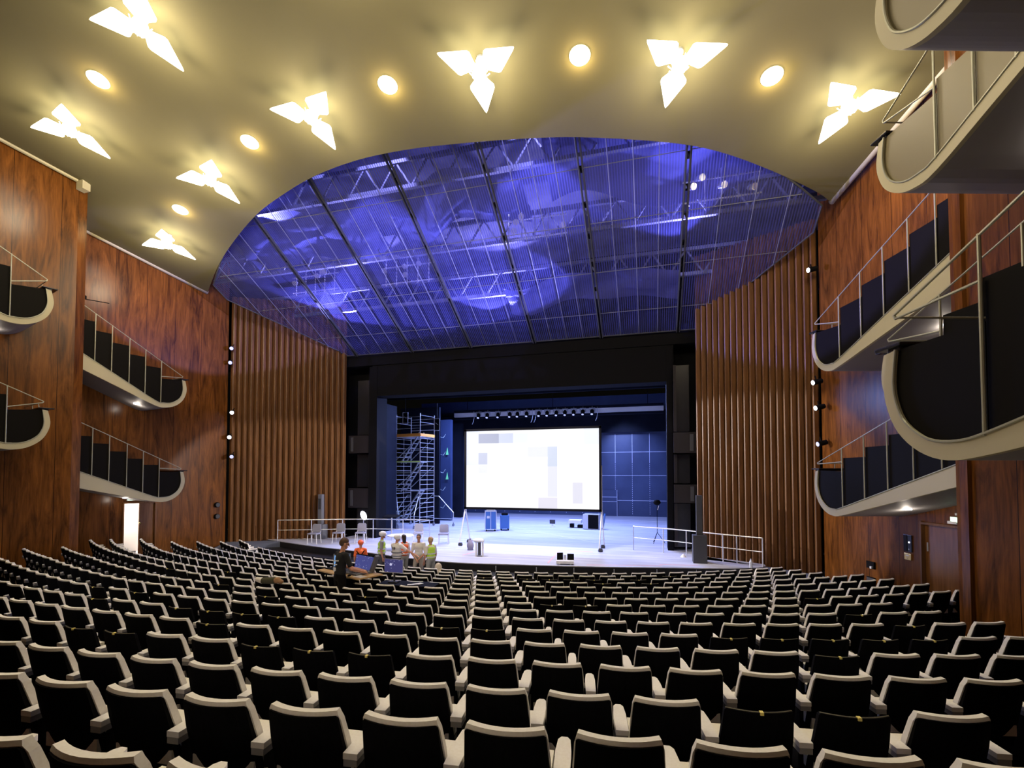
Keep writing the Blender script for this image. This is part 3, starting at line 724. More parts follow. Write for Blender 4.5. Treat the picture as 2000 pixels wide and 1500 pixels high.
# moving frames high left
for u, z, l_ in ((791, 7.45, 'left'), (853, 7.0, 'right')):
    Y = 26.5; t = thing('hanging_frame', f'{l_} white-rimmed lamp frame hanging above the scaffold tower', 'stage lamp', (gx(u, Y), Y, z))
    m = MB()
    for a, b in (((-.17, 0, -.35), (.17, 0, -.35)), ((.17, 0, -.35), (.17, 0, .35)), ((.17, 0, .35), (-.17, 0, .35)), ((-.17, 0, .35), (-.17, 0, -.35))): m.bar(a, b, .02)
    m.build('rim', 'alu', t)
    m = MB(); m.box((0, .04, 0), (.32, .04, .68)); m.build('housing', 'black', t)
    m = MB(); m.bar((0, 0, .35), (0, 0, 1.3), .02); m.build('hanger', 'black', t)
    m = MB(); m.beam((-.08, -.01, .1), (.08, -.01, -.02), .03, .03); m.build('lever', 'alu', t)

# overhead rig with lamps
Y = 33.0; xa, xb = gx(888, Y), gx(1297, Y)
t = thing('lighting_batten', 'long silver lighting batten hanging across the stage above the screen', 'lighting batten', (0, Y, 8.35))
def bz(x): return .012 * 0
m = MB()
m.beam((xa, 0, 0), (xb, 0, .0), .22, .3); m.build('batten', 'white', t)
m = MB(); m.beam((xa, 0, .28), (xb, 0, .28), .3, .12); m.beam((xa, 0, -.3), (xb, 0, -.3), .2, .06); m.build('cable_tray', 'navydark', t)
m = MB()
for x in (xa + 1, (xa + xb) / 2, xb - 1): m.bar((x, 0, .3), (x, 0, 2.4), .02)
m.build('suspension', 'black', t)
head0 = None
ups = [935, 952, 973, 996, 1011, 1029, 1053, 1069, 1087, 1104, 1121, 1139, 1157]
for k, u in enumerate(ups):
    x = gx(u, Y - .3)
    if head0 is None:
        head0 = thing('stage_spotlight', '', 'stage lamp', (x, Y - .32, 8.3), 0, 'spotlights on the batten above the screen')
        m = MB(); m.ball((0, -.02, -.05), (.14, .15, .17), 12, 8); m.bar((0, -.05, -.1), (0, -.17, -.24), .11, 12); m.build('lamp_head', 'black', head0, smooth=False)
        m = MB(); m.tube([(-.19, 0, -.05), (-.19, 0, .2), (.19, 0, .2), (.19, 0, -.05)], .025, 6); m.bar((0, 0, .2), (0, .1, .3), .03); m.build('yoke', 'alu', head0)
        m = MB(); m.bar((0, -.17, -.24), (0, -.18, -.26), .08, 12); m.build('lens', 'lamp_dim', head0)
        h = head0
    else: h = copy_tree(head0, None, (x, Y - .32, 8.3))
    h['label'] = 'black spotlight on the batten above the screen, %s from the left' % ['first', 'second', 'third', 'fourth', 'fifth', 'sixth', 'seventh', 'eighth', 'ninth', 'tenth', 'eleventh', 'twelfth', 'thirteenth'][k]
for k, u in enumerate((925, 1040, 1046, 1167)):
    x = gx(u, Y - .4); m = MB(); m.tube([(0, 0, .25), (.02, 0, -.2), (-.03, -.03, -.5), (-.12, -.03, -.68)], .02, 6)
    o = m.build('cable_loop', 'alu', loc=(x, Y - .36, 8.3)); tag(o, 'white cable hanging from the batten, ' + ['left of the spotlights', 'first of a pair in the middle', 'second of a pair in the middle', 'right of the spotlights'][k], 'cable')

# ------------------------------------------------------------------ projection screen
def screen_mat():
    m = bpy.data.materials.new('projected_image'); m.use_nodes = True; n, l = m.node_tree.nodes, m.node_tree.links
    b = n['Principled BSDF']; b.inputs['Base Color'].default_value = (.06, .06, .06, 1); b.inputs['Roughness'].default_value = .8
    tc = n.new('ShaderNodeTexCoord'); sx = n.new('ShaderNodeSeparateXYZ'); l.new(tc.outputs['Object'], sx.inputs[0])
    def step(sock, v, inv=False):
        q = n.new('ShaderNodeMath'); q.operation = 'LESS_THAN' if inv else 'GREATER_THAN'; q.inputs[1].default_value = v; l.new(sock, q.inputs[0]); return q.outputs[0]
    def mul(a, b_):
        q = n.new('ShaderNodeMath'); q.operation = 'MULTIPLY'; l.new(a, q.inputs[0]); l.new(b_, q.inputs[1]); return q.outputs[0]
    cur = None
    W, H = 6.1, 3.5
    # (u0,u1,v0,v1 from top-left, colour)
    rects = [(0, .1, 0, .45, (.86, .89, 1)), (.1, .25, 0, .45, (.93, .95, 1)), (.1, .26, .04, .165, (.52, .56, .68)), (.26, .37, .04, .165, (.72, .77, .9)), (.37, .48, .045, .165, (.88, .92, 1)),
             (.1, .17, .29, .44, (.66, .70, .82)), (.1, .17, .44, .55, (.86, .88, .96)), (.33, .63, .37, .47, (.95, .94, .96)), (.48, .7, .22, .35, (.86, .88, .95)), (.63, .70, .22, .47, (.75, .80, .90)), (.63, .70, .47, .85, (.86, .87, .95)),
             (.56, .7, .86, 1, (.84, .83, .9)), (.81, .88, .67, .93, (.84, .84, .91)), (.89, 1, .0, .2, (.9, .93, 1)), (.33, .42, .65, .9, (.97, .98, 1))]
    col = None
    for u0, u1, v0, v1, c in rects:
        x0, x1 = -W / 2 + u0 * W, -W / 2 + u1 * W; z1, z0 = H / 2 - v0 * H, H / 2 - v1 * H
        k = mul(mul(step(sx.outputs[0], x0), step(sx.outputs[0], x1, True)), mul(step(sx.outputs[2], z0), step(sx.outputs[2], z1, True)))
        mx = n.new('ShaderNodeMixRGB'); l.new(k, mx.inputs[0])
        if col is None: mx.inputs[1].default_value = (1, .99, 1, 1)
        else: l.new(col, mx.inputs[1])
        mx.inputs[2].default_value = (*[q ** 1.6 for q in c], 1); col = mx.outputs[0]
    l.new(col, b.inputs['Emission Color']); b.inputs['Emission Strength'].default_value = 1.0
    return m
sc = thing('projection_screen', 'large white projection screen in a black frame on wheeled legs', 'projection screen', (-5.12, 20.8, .8))
m = MB(); m.box((0, 0, 0), (6.1, .02, 3.5)); m.build('screen_surface', screen_mat(), sc, loc=(0, 0, 3.46))
m = MB()
for s in (-1, 1): m.box((s * 3.08, 0, 3.46), (.1, .07, 3.66)); m.box((0, 0, 3.46 + s * 1.79), (6.26, .07, .1))
m.build('frame', 'black', sc)
for s in (-1, 1):
    x = s * 3.12
    m = MB(); m.bar((x, .12, 1.7), (x - .05, -.5, .12), .03, 8); m.bar((x, .12, 1.7), (x + .05, .55, .12), .03, 8); m.bar((x, .12, 1.5), (x, .12, 3.6), .025, 8); m.build('leg', 'white', sc)
    for yy in (-.5, .55):
        m = MB(); m.bar((x - .09, yy, .06), (x + .09, yy, .06), .055, 10); m.box((x, yy, .12), (.14, .1, .06)); m.build('castor', 'darkgrey', sc)

# ------------------------------------------------------------------ scaffold tower
tw = thing('scaffold_tower', 'tall silver aluminium scaffold tower with stairs, left on stage', 'scaffold tower', (-13.3, 26.3, .8), R(-10))
# local: x along the long side (to the left is negative), y away from the camera
TL, TWd, TH = 1.8, 1.45, 6.9
def ladder(x, nm):
    m = MB()
    for y in (0, TWd): m.bar((x, y, .2), (x, y, TH), .026, 6)
    z = .35
    while z < TH - .1:
        if not (5.95 < z < 6.0): m.bar((x, 0, z), (x, TWd, z), .018, 5)
        z += .28 if z < 5.7 else .42
    m.bar((x, TWd / 2, .5), (x, TWd / 2, 5.6), .016, 5)
    m.build('ladder_frame', 'alu', tw)
ladder(0, 0); ladder(-TL, 1)
for k, z in enumerate((.55, 2.35, 4.1)):
    m = MB()
    for dy in (.15, .6):
        m.beam((-TL + .25, dy, z - .2), (-.15, dy, z + 1.65), .03, .08)
    for q in range(7):
        u = (q + .5) / 7; xx = -TL + .25 + (TL - .4) * u; m.box((xx, .375, z - .2 + 1.85 * u), (.14, .42, .03))
    m.build('stair', 'alu', tw)
for z in (1.0, 2.75, 4.5):
    for y in (0, TWd):
        m = MB(); m.bar((-TL, y, z - .4), (0, y, z + 1.0), .018, 5); m.build('brace', 'alu', tw)
m = MB()
for z in (.5, 2.2, 3.3, 4.0, 4.75, 6.0, 6.35, 6.7):
    for y in (0, TWd): m.bar((-TL, y, z), (0, y, z), .018, 5)
m.build('guard_rail', 'alu', tw)
m = MB(); m.box((-TL / 2, TWd / 2, 5.5), (TL, TWd, .06)); m.build('platform', 'steel', tw)
m = MB()
for y in (0, TWd): m.box((-TL / 2, y - .03, 5.6), (TL, .025, .17))
for x in (0.03, -TL - .03): m.box((x, TWd / 2, 5.6), (.025, TWd, .17))
m.build('toe_board', 'orange', tw)
m = MB(); m.box((-TL / 2, .4, 3.95), (TL, .6, .05)); m.box((-.6, .4, 2.2), (.9, .6, .05)); m.build('landing', 'steel', tw)
m = MB(); m.box((-TL / 2, -.03, 3.97), (TL, .02, .05)); m.build('edge_strip', mat('lime_strip', (.6, .9, .1), .5), tw)
for x, y, ox, oy in ((-TL, 0, .9, -.9), (0, 0, .35, -1.0), (0, TWd, 1.35, .15), (-TL, TWd, -1.3, .3)):
    m = MB(); e = (x + ox, y + oy)
    m.tube([(x, y, 1.85), (x + ox * .25, y + oy * .25, 1.85), (e[0], e[1], .85), (e[0], e[1], .2)], .026, 6); m.bar((x, y, .45), (e[0], e[1], .45), .02, 5)
    m.build('outrigger', 'alu', tw)
    m = MB(); m.bar((e[0] - .03, e[1], .09), (e[0] + .03, e[1], .09), .09, 12); m.bar((e[0], e[1], .1), (e[0], e[1], .24), .03); m.build('castor', 'grey', tw)
for x, y in ((-TL, 0), (0, 0), (0, TWd), (-TL, TWd)):
    m = MB(); m.bar((x - .03, y, .1), (x + .03, y, .1), .1, 12); m.bar((x, y, .1), (x, y, .3), .035); m.build('castor', 'grey', tw)

# ------------------------------------------------------------------ stage chairs and tables
def stage_chair():
    t = thing('stage_chair', '', 'chair', (0, 0, 0), 0, 'grey stackable chairs at the left of the stage')
    m = MB(); m.box((0, 0, .46), (.46, .44, .06)); m.build('seat', 'chairgrey', t, bevel=.015)
    m = MB(); m.prism([(-.22, .0, 0), (-.2, .03, .34), (-.15, .035, .38), (.15, .035, .38), (.2, .03, .34), (.22, 0, 0)], (0, .04, 0)); m.build('backrest', 'chairgrey', t, bevel=.01, loc=(0, .22, .5))
    for s in (-1, 1):
        for y in (-.2, .22):
            m = MB(); m.bar((s * .23, y, 0), (s * .2, y * .9, .45), .016, 6)
            if y > 0: m.bar((s * .2, y * .9, .45), (s * .17, .27, .62), .014, 6)
            m.build('leg', 'white', t)
    return t
ch0 = stage_chair()
cs = [(615, 19.1, -.1, 'grey chair farthest left on stage beside the speaker column'), (663, 19.7, -.05, 'grey chair second from left on stage, in front of the rail'),
      (706, 20.0, .1, 'grey chair in front of the white floodlight'), (818, 20.6, .1, 'grey chair behind the man in the white shirt'), (867, 20.6, .05, 'grey chair farthest right, left of the grey bag')]
for k, (u, y, rz, lb) in enumerate(cs):
    o = ch0 if k == 0 else copy_tree(ch0)
    o.location = (gx(u, y), y, .8); o.rotation_euler = (0, 0, R(16) + rz); o['label'] = lb
def round_table(u, y, r, h, label, mt):
    t = thing('table', label, 'table', (gx(u, y), y, .8))
    m = MB(); m.bar((0, 0, h - .03), (0, 0, h), r, 24); m.build('tabletop', mt, t)
    m = MB(); m.bar((0, 0, 0), (0, 0, h - .03), .03, 8); m.build('column', 'white', t)
    m = MB(); m.bar((0, 0, 0), (0, 0, .03), .22, 16); m.build('foot', 'white', t)
round_table(783, 18.6, .55, .62, 'low round white table behind the helmeted people', 'white')
t = thing('lectern_table', 'black music desk on a white stand behind the people', 'music stand', (gx(766, 21.0), 21.0, .8))
m = MB(); m.box((0, 0, 1.18), (.75, .45, .04), 0, Matrix.Rotation(.18, 4, 'X')); m.build('desk', 'black', t)
m = MB(); m.bar((0, 0, 0), (0, 0, 1.15), .035, 8); m.build('stand', 'alu', t)
t = thing('floodlight', 'round white floodlight glowing in front of the left loge tower', 'floodlight', (gx(711, 20.75), 20.75, .8))
m = MB(); m.ball((0, 0, 1.2), (.15, .06, .23), 20, 12, Matrix.Rotation(-.5, 4, 'Y')); m.build('reflector', 'lamp_cool', t, smooth=True)
m = MB(); m.bar((0, 0, .02), (0, 0, 1.1), .02, 6); m.bar((-.25, 0, 0), (.25, 0, .02), .02); m.build('stand', 'alu', t)
# speaker columns
def column_speaker(x, y, label, hs=(1.1, 1.3), mt='grey', base=(.5, .42)):
    t = thing('column_speaker', label, 'loudspeaker', (x, y, .8))
    m = MB(); m.box((0, 0, hs[0] / 2), (base[0], base[1], hs[0])); m.build('subwoofer', mt, t, bevel=.01)
    m = MB(); m.box((0, 0, hs[0] + hs[1] / 2), (base[0] * .45, .2, hs[1])); m.build('line_array', mt, t, bevel=.01)
    m = MB(); m.box((0, -.11, hs[0] + hs[1] * .68), (base[0] * .3, .02, hs[1] * .35)); m.build('grille', 'darkgrey', t)
column_speaker(1.72, 18.95, 'grey column loudspeaker at the right end of the stage edge', (1.0, 1.45), 'darkgrey', (.48, .5))
column_speaker(gx(628, 20.6), 20.6, 'grey column loudspeaker behind the leftmost stage chair', (.72, 1.5), 'grey', (.5, .4))
# railings
def railing(pts, label, h=1.0, skip=()):
    x0, y0 = pts[0]; t = thing('railing', label, 'railing', (x0, y0, .8))
    P_ = [(x - x0, y - y0) for x, y in pts]
    for k, (x, y) in enumerate(P_):
        m = MB(); m.bar((x, y, 0), (x, y, h), .022, 8); m.build('post', 'steel', t)
    m = MB(); m.tube([(x, y, h) for x, y in P_], .024, 8); m.build('top_rail', 'alu', t)
    m = MB(); m.tube([(x, y, h * .52) for x, y in P_], .018, 8); m.build('middle_rail', 'alu', t)
railing([(-.71, 21.25), (.50, 20.8), (1.36, 20.3), (2.57, 19.35), (3.0, 19.1), (3.75, 18.62)], 'steel railing at the right of the stage, along the slats')
railing([(-17.3, 19.3), (-15.9, 19.95), (-14.6, 20.6), (-13.2, 21.1), (-11.7, 21.35), (-10.3, 21.4)], 'steel railing at the left of the stage, behind the chairs')
# stage clutter
t = thing('flight_case', 'tall blue equipment case on wheels left of the screen centre', 'flight case', (-8.75, 26.1, .8), R(20))
m = MB(); m.box((0, 0, .62), (.62, .6, 1.0)); m.build('case_body', 'flight', t, bevel=.01)
m = MB()
for s in (-1, 1):
    for q in (-1, 1): m.box((s * .31, q * .3, .62), (.035, .035, 1.02))
m.box((0, 0, 1.12), (.66, .64, .03)); m.box((0, 0, .12), (.66, .64, .03)); m.box((0, -.31, .62), (.03, .02, 1.0)); m.box((-.14, -.305, .8), (.16, .02, .14)); m.build('edging', 'alu', t)
for s in (-1, 1):
    for q in (-1, 1): m = MB(); m.bar((s * .24 - .03, q * .22, .055), (s * .24 + .03, q * .22, .055), .055, 10); m.build('castor', 'black', t)
t = thing('laptop', 'open laptop standing on the tall blue case', 'laptop', (-8.75, 26.1, 1.94), R(10))
m = MB(); m.box((0, -.1, .012), (.5, .36, .024)); m.build('base', 'alu', t)
m = MB(); m.box((0, .1, .3), (.5, .03, .56)); m.build('lid', 'alu', t)
m = MB(); m.box((0, .08, .3), (.44, .012, .48)); m.build('display', 'black', t)
t = thing('equipment_cart', 'lower blue case with a black device beside the tall blue case', 'flight case', (-8.1, 26.7, .8), R(20))
m = MB(); m.box((0, 0, .48), (.5, .7, .75)); m.build('case_body', 'flight', t, bevel=.01)
m = MB(); m.box((0, 0, .92), (.36, .4, .12)); m.build('device', 'black', t)
for s in (-1, 1):
    for q in (-1, 1): m = MB(); m.bar((s * .2 - .03, q * .28, .055), (s * .2 + .03, q * .28, .055), .055, 10); m.build('castor', 'black', t)
t = thing('floor_monitor', 'small dark floor monitor on a white foot near stage centre', 'monitor', (-5.75, 29.0, .8), R(5))
m = MB(); m.box((0, 0, .32), (.34, .06, .24)); m.build('display', 'darkgrey', t, bevel=.005)
m = MB(); m.box((0, .02, .1), (.1, .06, .2)); m.box((0, 0, .015), (.28, .2, .03)); m.build('foot', 'white', t)
t = thing('speaker_cabinet', 'pale cabinet with a black front right of stage centre', 'cabinet', (-3.3, 28.6, .8), R(-5))
m = MB(); m.box((0, 0, .45), (.95, .7, .86)); m.build('cabinet_body', 'steel', t, bevel=.01)
m = MB(); m.box((.14, -.36, .45), (.6, .02, .8)); m.build('front_panel', 'black', t)
m = MB(); m.bar((.62, 0, 0), (.72, .2, .9), .05); m.build('folded_stand', 'flight', t)
t = thing('plastic_crate', 'low white crate with dark wheels left of the pale cabinet', 'crate', (-4.35, 29.0, .8))
m = MB(); m.box((0, 0, .38), (.75, .5, .2)); m.build('crate_body', 'white', t, bevel=.02)
m = MB(); m.box((-.2, 0, .14), (.22, .4, .22)); m.box((.3, 0, .1), (.3, .4, .16)); m.build('wheel_block', 'black', t)
t = thing('covered_stool', 'white cloth-covered stool near the stage edge right of the legs', 'stool', (gx(937, 18.0), 18.0, .8), R(16))
m = MB(); m.box((0, 0, .6), (.36, .34, .06)); m.ball((-.05, 0, .62), (.24, .2, .08)); m.build('cloth', 'white', t, smooth=True)
for s in (-1, 1): m = MB(); m.box((s * .13, 0, .29), (.06, .26, .58)); m.build('leg', 'white', t)
m = MB(); m.box((0, -.1, .3), (.12, .04, .5)); m.build('dark_slot', 'darkgrey', t)
m = MB(); m.bar((0, 0, 0), (.0, 0, .42), .13, 12, .09); m.bar((0, 0, .4), (0, 0, .5), .04, 8); m.ball((0, 0, .2), (.16, .12, .2)); o = m.build('grey_bag', mat('bag', (.28, .26, .33), .9), loc=(gx(919, 19.3), 19.3, .8), smooth=True)
tag(o, 'small grey bag standing left of the white covered stool', 'bag')
t = thing('open_case', 'open white case with two black lids at the stage edge', 'case', (gx(1103, 17.25), 17.25, .8), R(10))
m = MB(); m.box((0, 0, .09), (.62, .34, .1)); m.build('case_body', 'white', t, bevel=.01)
m = MB(); m.box((-.18, .1, .26), (.22, .03, .26), .3); m.box((.2, .1, .25), (.24, .03, .22)); m.build('lid', 'black', t)
m = MB(); m.box((.0, .08, .22), (.08, .04, .18)); m.bar((-.2, -.1, 0), (-.2, -.1, .05), .03); m.bar((.2, -.1, 0), (.2, -.1, .05), .03); m.build('latch', 'alu', t)
t = thing('lamp_stand', 'black lamp on a thin tripod stand right of the screen', 'stage lamp', (.3, 23.6, .8))
m = MB(); m.ball((0, 0, 1.9), (.17, .12, .13), 12, 8); m.build('lamp_head', 'black', t, smooth=True)
m = MB(); m.bar((0, 0, .5), (0, 0, 1.9), .014, 6); m.build('pole', 'black', t)
for a in (0, 120, 240): m = MB(); m.bar((0, 0, .5), (.35 * math.cos(R(a)), .35 * math.sin(R(a)), .01), .012, 6); m.build('leg', 'black', t)
m = MB(); m.beam((.02, 0, 1.55), (.08, 0, 1.75), .03, .03); m.build('tag', 'white', t)
m = MB(); m.bar((0, 0, 0), (0, 0, .12), .12, 14, .02); o = m.build('floor_lamp_puck', 'white', loc=(gx(1333, 20.0), 20.0, .8)); tag(o, 'small white cone on the stage floor left of right loudspeaker', 'marker cone')
m = MB(); m.bar((0, 0, 0), (0, 0, .2), .055, 12); m.bar((0, 0, .2), (0, 0, .27), .055, 12, .02); m.bar((0, 0, .27), (0, 0, .31), .02, 8); o = m.build('bottle', 'steel', loc=(3.32, 18.35, .8)); tag(o, 'small bottle standing on the right corner of the stage edge', 'bottle')

# wall spotlights beside the slats
def wall_spot(x, y, z, aim, label, lens='lamp_cool', r=.09, energy=0):
    t = thing('wall_spotlight', label, 'spotlight', (x, y, z), 0, 'spotlights mounted between side walls and slats')
    d = Vector(aim).normalized()
    m = MB(); m.bar(-d * .18, d * .12, r, 12, r * 1.15); m.build('lamp_head', 'black', t)
    m = MB(); m.bar(d * .12, d * .135, r * .95, 12); m.build('lens', lens, t)
    m = MB(); m.bar((0, 0, 0), (0, .12, .22), .02); m.build('bracket', 'black', t)
for u, z, l_, lb in ((452, 10.2, 'lamp_dim', 'topmost spotlight beside the left slats, pale blue glow'), (450, 9.5, 'lamp_dim', 'spotlight just under the topmost one beside left slats'),
                     (455, 7.05, 'lamp_cool', 'bright spotlight beside the left slats, upper of two bright ones'), (451, 5.85, 'lamp_cool', 'bright spotlight beside the left slats, lower of two bright ones'),
                     (456, 4.9, 'lamp_dim', 'lowest dim spotlight beside the left slats')):
    yy = 18.95; wall_spot(gx(u, yy) + .1, yy - .2, z, (.6, -.7, -.25), lb, l_)
for u, z, l_, lb in ((1591, 10.9, 'lamp_cool', 'thin bright spotlight beside the right slats, topmost'), (1596, 7.1, 'lamp_cool', 'bright spotlight beside right slats under the upper balcony box'),
                     (1600, 6.25, 'lamp_cool', 'tilted narrow spotlight beside right slats, above the black one'), (1603, 5.05, 'lamp_dim', 'black spotlight beside right slats above the lower balcony box')):
    yy = 18.2; wall_spot(gx(u, yy), yy - .1, z, (-.8, -.25, -.2), lb, l_, .08)
t = thing('wall_floodlight', 'small bright floodlight at the corner above the upper left balcony box', 'floodlight', (gx(152, 12.3), 12.3, 11.0 - .55))
m = MB(); m.box((0, 0, 0), (.2, .14, .12)); m.build('housing', 'black', t)
m = MB(); m.box((.02, -.08, 0), (.17, .02, .1)); m.build('lens', 'lamp_cool', t)
m = MB(); m.bar((0, 0, -.06), (.6, .5, -.12), .015); m.build('arm', 'black', t)

# ================================================================== SEATS
def seat_parts():
    P = {}
    n = 9
    def curve(hw, y, sag, z):  # concave towards the front: ends forward
        return [(-hw + 2 * hw * k / (n - 1), y + sag * ((k / (n - 1) - .5) * 2) ** 2, z) for k in range(n)]
    # shell: thin black panel leaning back (top nearest the viewer)
    def panel(levels, th):
        m = MB(); secs = []
        for hw, y, z in levels:
            a = curve(hw, y, .05, z); b = [(x, yy + th, zz) for x, yy, zz in a]; secs.append(a + b[::-1])
        m.loft(secs); return m
    P['shell'] = (panel([(.250, .15, .22), (.245, .10, .42), (.234, .04, .62), (.222, .0, .790), (.21, -.004, .802)], .03).mesh('shell', 'black_seat'), 'shell')
    m = MB(); secs = []
    for hw, y, z, th in ((.235, .145, .44, .05), (.243, .072, .62, .055), (.231, .026, .77, .05), (.222, .008, .805, .052), (.214, .012, .828, .042)):
        a = curve(hw, y, .05, z); b = [(x * .97, yy + th, zz) for x, yy, zz in a]; secs.append(a + b[::-1])
    m.loft(secs); P['back_cushion'] = (m.mesh('back_cushion', 'cushion', smooth=False), 'back_cushion')
    m = MB(); m.box((0, .36, .385), (.44, .46, .09)); me = m.mesh('seat', 'cushion'); P['seat'] = (me, 'seat')
    m = MB(); m.box((0, .36, .32), (.41, .42, .04)); m.box((0, .25, .17), (.06, .12, .34)); m.box((0, .28, .01), (.3, .2, .02)); P['base'] = (m.mesh('base', 'black'), 'base')
    m = MB()
    pts = [(-.044, .06), (.044, .06), (.046, .3), (.037, .42), (.018, .45), (-.018, .45), (-.037, .42), (-.046, .3)]
    m.mi = 0; m.prism([(x, y, .56) for x, y in pts], (0, 0, .035))
    m.mi = 1; m.prism([(x * .93, y, .52) for x, y in pts], (0, 0, .04)); m.mi = 2; m.box((0, .26, .26), (.035, .24, .52))
    P['armrest'] = (m.mesh('armrest', ['cushion', mat('armrest_side', (.30, .29, .26), .7), 'black']), 'armrest')
    m = MB(); m.tube([(x, y + .012, z) for x, y, z in curve(.212, 0, .05, .80)], .006, 4); P['top_edge'] = (m.mesh('top_edge', 'seat_edge'), 'top_edge')
    m = MB(); m.box((0.0, .004, .80), (.022, .03, .02)); P['number_tag'] = (m.mesh('number_tag', 'yellow'), 'number_tag')
    return P
SP = seat_parts()
# inverse projection test: keep the pixel position to know which seats the photo shows
F_ = Vector((-math.sin(R(16)) * math.cos(R(1.77)), math.cos(R(16)) * math.cos(R(1.77)), math.sin(R(1.77))))
R_ = Vector((math.cos(R(16)), math.sin(R(16)), 0)); U_ = R_.cross(F_)
def pix(p):
    q = Vector(p) - Vector((0, 0, 4.05)); d = q.dot(F_)
    if d < .3: return None
    return 1000 + 940 * q.dot(R_) / d, 896 - 940 * q.dot(U_) / d, d
anchor = {0: -.97, 1: -1.30, 2: -1.62, 3: -1.92, 4: -2.24, 5: -2.54, 6: -2.83, 7: -3.12, 8: -3.43, 9: -3.74, 10: -4.03, 11: -4.33, 12: -4.64, 13: -4.93, 14: -5.24, -1: -.68}
xlim = {14: (-18.5, 4.05), 13: (-18.5, 4.35), 12: (-18.7, 4.7), 11: (-18.9, 5.7), 10: (-20.2, 6.0), 9: (-20.5, 6.5), 8: (-20.3, 6.6), 7: (-18.3, 4.5), 6: (-18.6, 4.85), 5: (-18.9, 5.2),
        4: (-19, 5.3), 3: (-19, 5.5), 2: (-19, 3.9), 1: (-19, 4.2), 0: (-19, 4.4), -1: (-19, 4.4)}
dark_px = [(162, 1158), (204, 1166), (254, 1171), (160, 1224), (234, 1235), (360, 1185), (420, 1191), (482, 1198), (550, 1205), (414, 1218), (502, 1263), (604, 1271), (432, 1152), (528, 1163),
           (445, 1115), (716, 1281), (860, 1226), (952, 1230), (714, 1163), (942, 1130), (1026, 1134), (1070, 1134), (1116, 1135), (1160, 1136), (1248, 1134), (1174, 1143), (1273, 1144), (1076, 1182), (1143, 1184),
           (1313, 1128), (1440, 1247), (1541, 1249), (1646, 1250), (1657, 1281), (1615, 1173), (1811, 1222), (1746, 1250), (1848, 1250), (1702, 1203), (1487, 1378), (1682, 1390), (331, 1111)]
seats = []
for i in range(-1, 15):
    ax = anchor[i]; lo, hi = xlim[i]; xs_ = []
    for sgn in (1, -1):
        x = ax
        def dxf(x):
            e = .01; s = (row_y(i, x + e) - row_y(i, x - e)) / (2 * e); return .6 / math.sqrt(1 + s * s), s
        d0, s0 = dxf(x)
        x = ax + .215 / math.sqrt(1 + s0 * s0)
        if sgn < 0: x -= dxf(x)[0]
        while lo - .1 < x < hi:
            xs_.append(x); x += sgn * dxf(x)[0]
    for x in sorted(xs_):
        if x < lo + .2: continue
        if i == 14 and -16.75 < x < -15.75: continue
        # the control desk stands over these seats: their places in rows 6 and 7 are taken by the operator
        y = row_y(i, x); e = .01; s = (row_y(i, x + e) - row_y(i, x - e)) / (2 * e)
        z = row_z(i) - SEAT_H; p = pix((x, y, z + SEAT_H))
        if p is None: continue
        if not (-70 < p[0] < 2070 and p[1] < 1600): continue
        if x < XC - 6: s *= .75
        if i == 9 and abs(x - gx(668, 9.75)) < .35: continue
        s = (x - XC) * row_par(i)[1]; s = s / math.sqrt(1 - s * s)
        seats.append(dict(i=i, x=x, y=y, z=z, rz=math.atan(s), px=p[0], py=p[1], d=p[2], dark=False))
for u, v in dark_px:
    best = min(seats, key=lambda q: math.hypot(q['px'] - u, (q['py'] + 4 * 10 / q['d'] - v) * 2))
    best['dark'] = True
# count the places in each row from its ends, as seen in the photo
ordw = ['first', 'second', 'third', 'fourth', 'fifth', 'sixth', 'seventh', 'eighth', 'ninth', 'tenth', 'eleventh', 'twelfth', 'thirteenth', 'fourteenth', 'fifteenth', 'sixteenth', 'seventeenth', 'eighteenth', 'nineteenth', 'twentieth', 'twenty-first', 'twenty-second', 'twenty-third', 'twenty-fourth', 'twenty-fifth', 'twenty-sixth']
vis = [q for q in seats if 0 < q['px'] < 2000 and q['py'] < 1500]
for i in range(-1, 15):
    r = sorted([q for q in vis if q['i'] == i], key=lambda q: q['x'])
    for k, q in enumerate(r):
        k2 = len(r) - 1 - k
        rowname = 'nearest row' if i == -1 else ordw[i + 1] + ' row from the camera' if i < 13 else ['second row from the stage', 'row nearest the stage'][i - 13]
        side, n_ = ('left', k) if k <= k2 else ('right', k2)
        what = 'all-black seat' if q['dark'] else 'cream-edged black seat'
        q['label'] = f"{what}, {rowname}, {ordw[n_]} from its {side} end"
vis_ids = {id(q) for q in vis}
extra = [q for q in seats if id(q) not in vis_ids]
vis.sort(key=lambda q: q['d'])
IND = 300
protoN = None; protos = {}
def make_seat(dark, both):
    t = bpy.data.objects.new('theatre_seat', None); C.objects.link(t); t.empty_display_size = .1
    names_ = ['shell', 'seat', 'base'] + (['top_edge', 'number_tag'] if dark else ['back_cushion'])
    for nm in names_:
        o = bpy.data.objects.new(nm, SP[nm][0]); C.objects.link(o); o.parent = t
    for s in ((-1, 1) if both else (-1,)):
        o = bpy.data.objects.new('armrest', SP['armrest'][0]); C.objects.link(o); o.parent = t; o.location = (s * .3, 0, 0)
    t['category'] = 'theatre seat'; t['group'] = 'theatre seats without back cushion' if dark else 'cream-edged theatre seats in curved rows'
    return t
def is_last(q): return not any(o2['i'] == q['i'] and .3 < o2['x'] - q['x'] < .75 for o2 in seats)
used = set()
for q in vis[:IND]:
    key = (q['dark'], is_last(q))
    if key not in protos: protos[key] = make_seat(*key); o = protos[key]
    else: o = copy_tree(protos[key])
    o.location = (q['x'], q['y'], q['z']); o.rotation_euler = (0, 0, q['rz']); o['label'] = q['label']
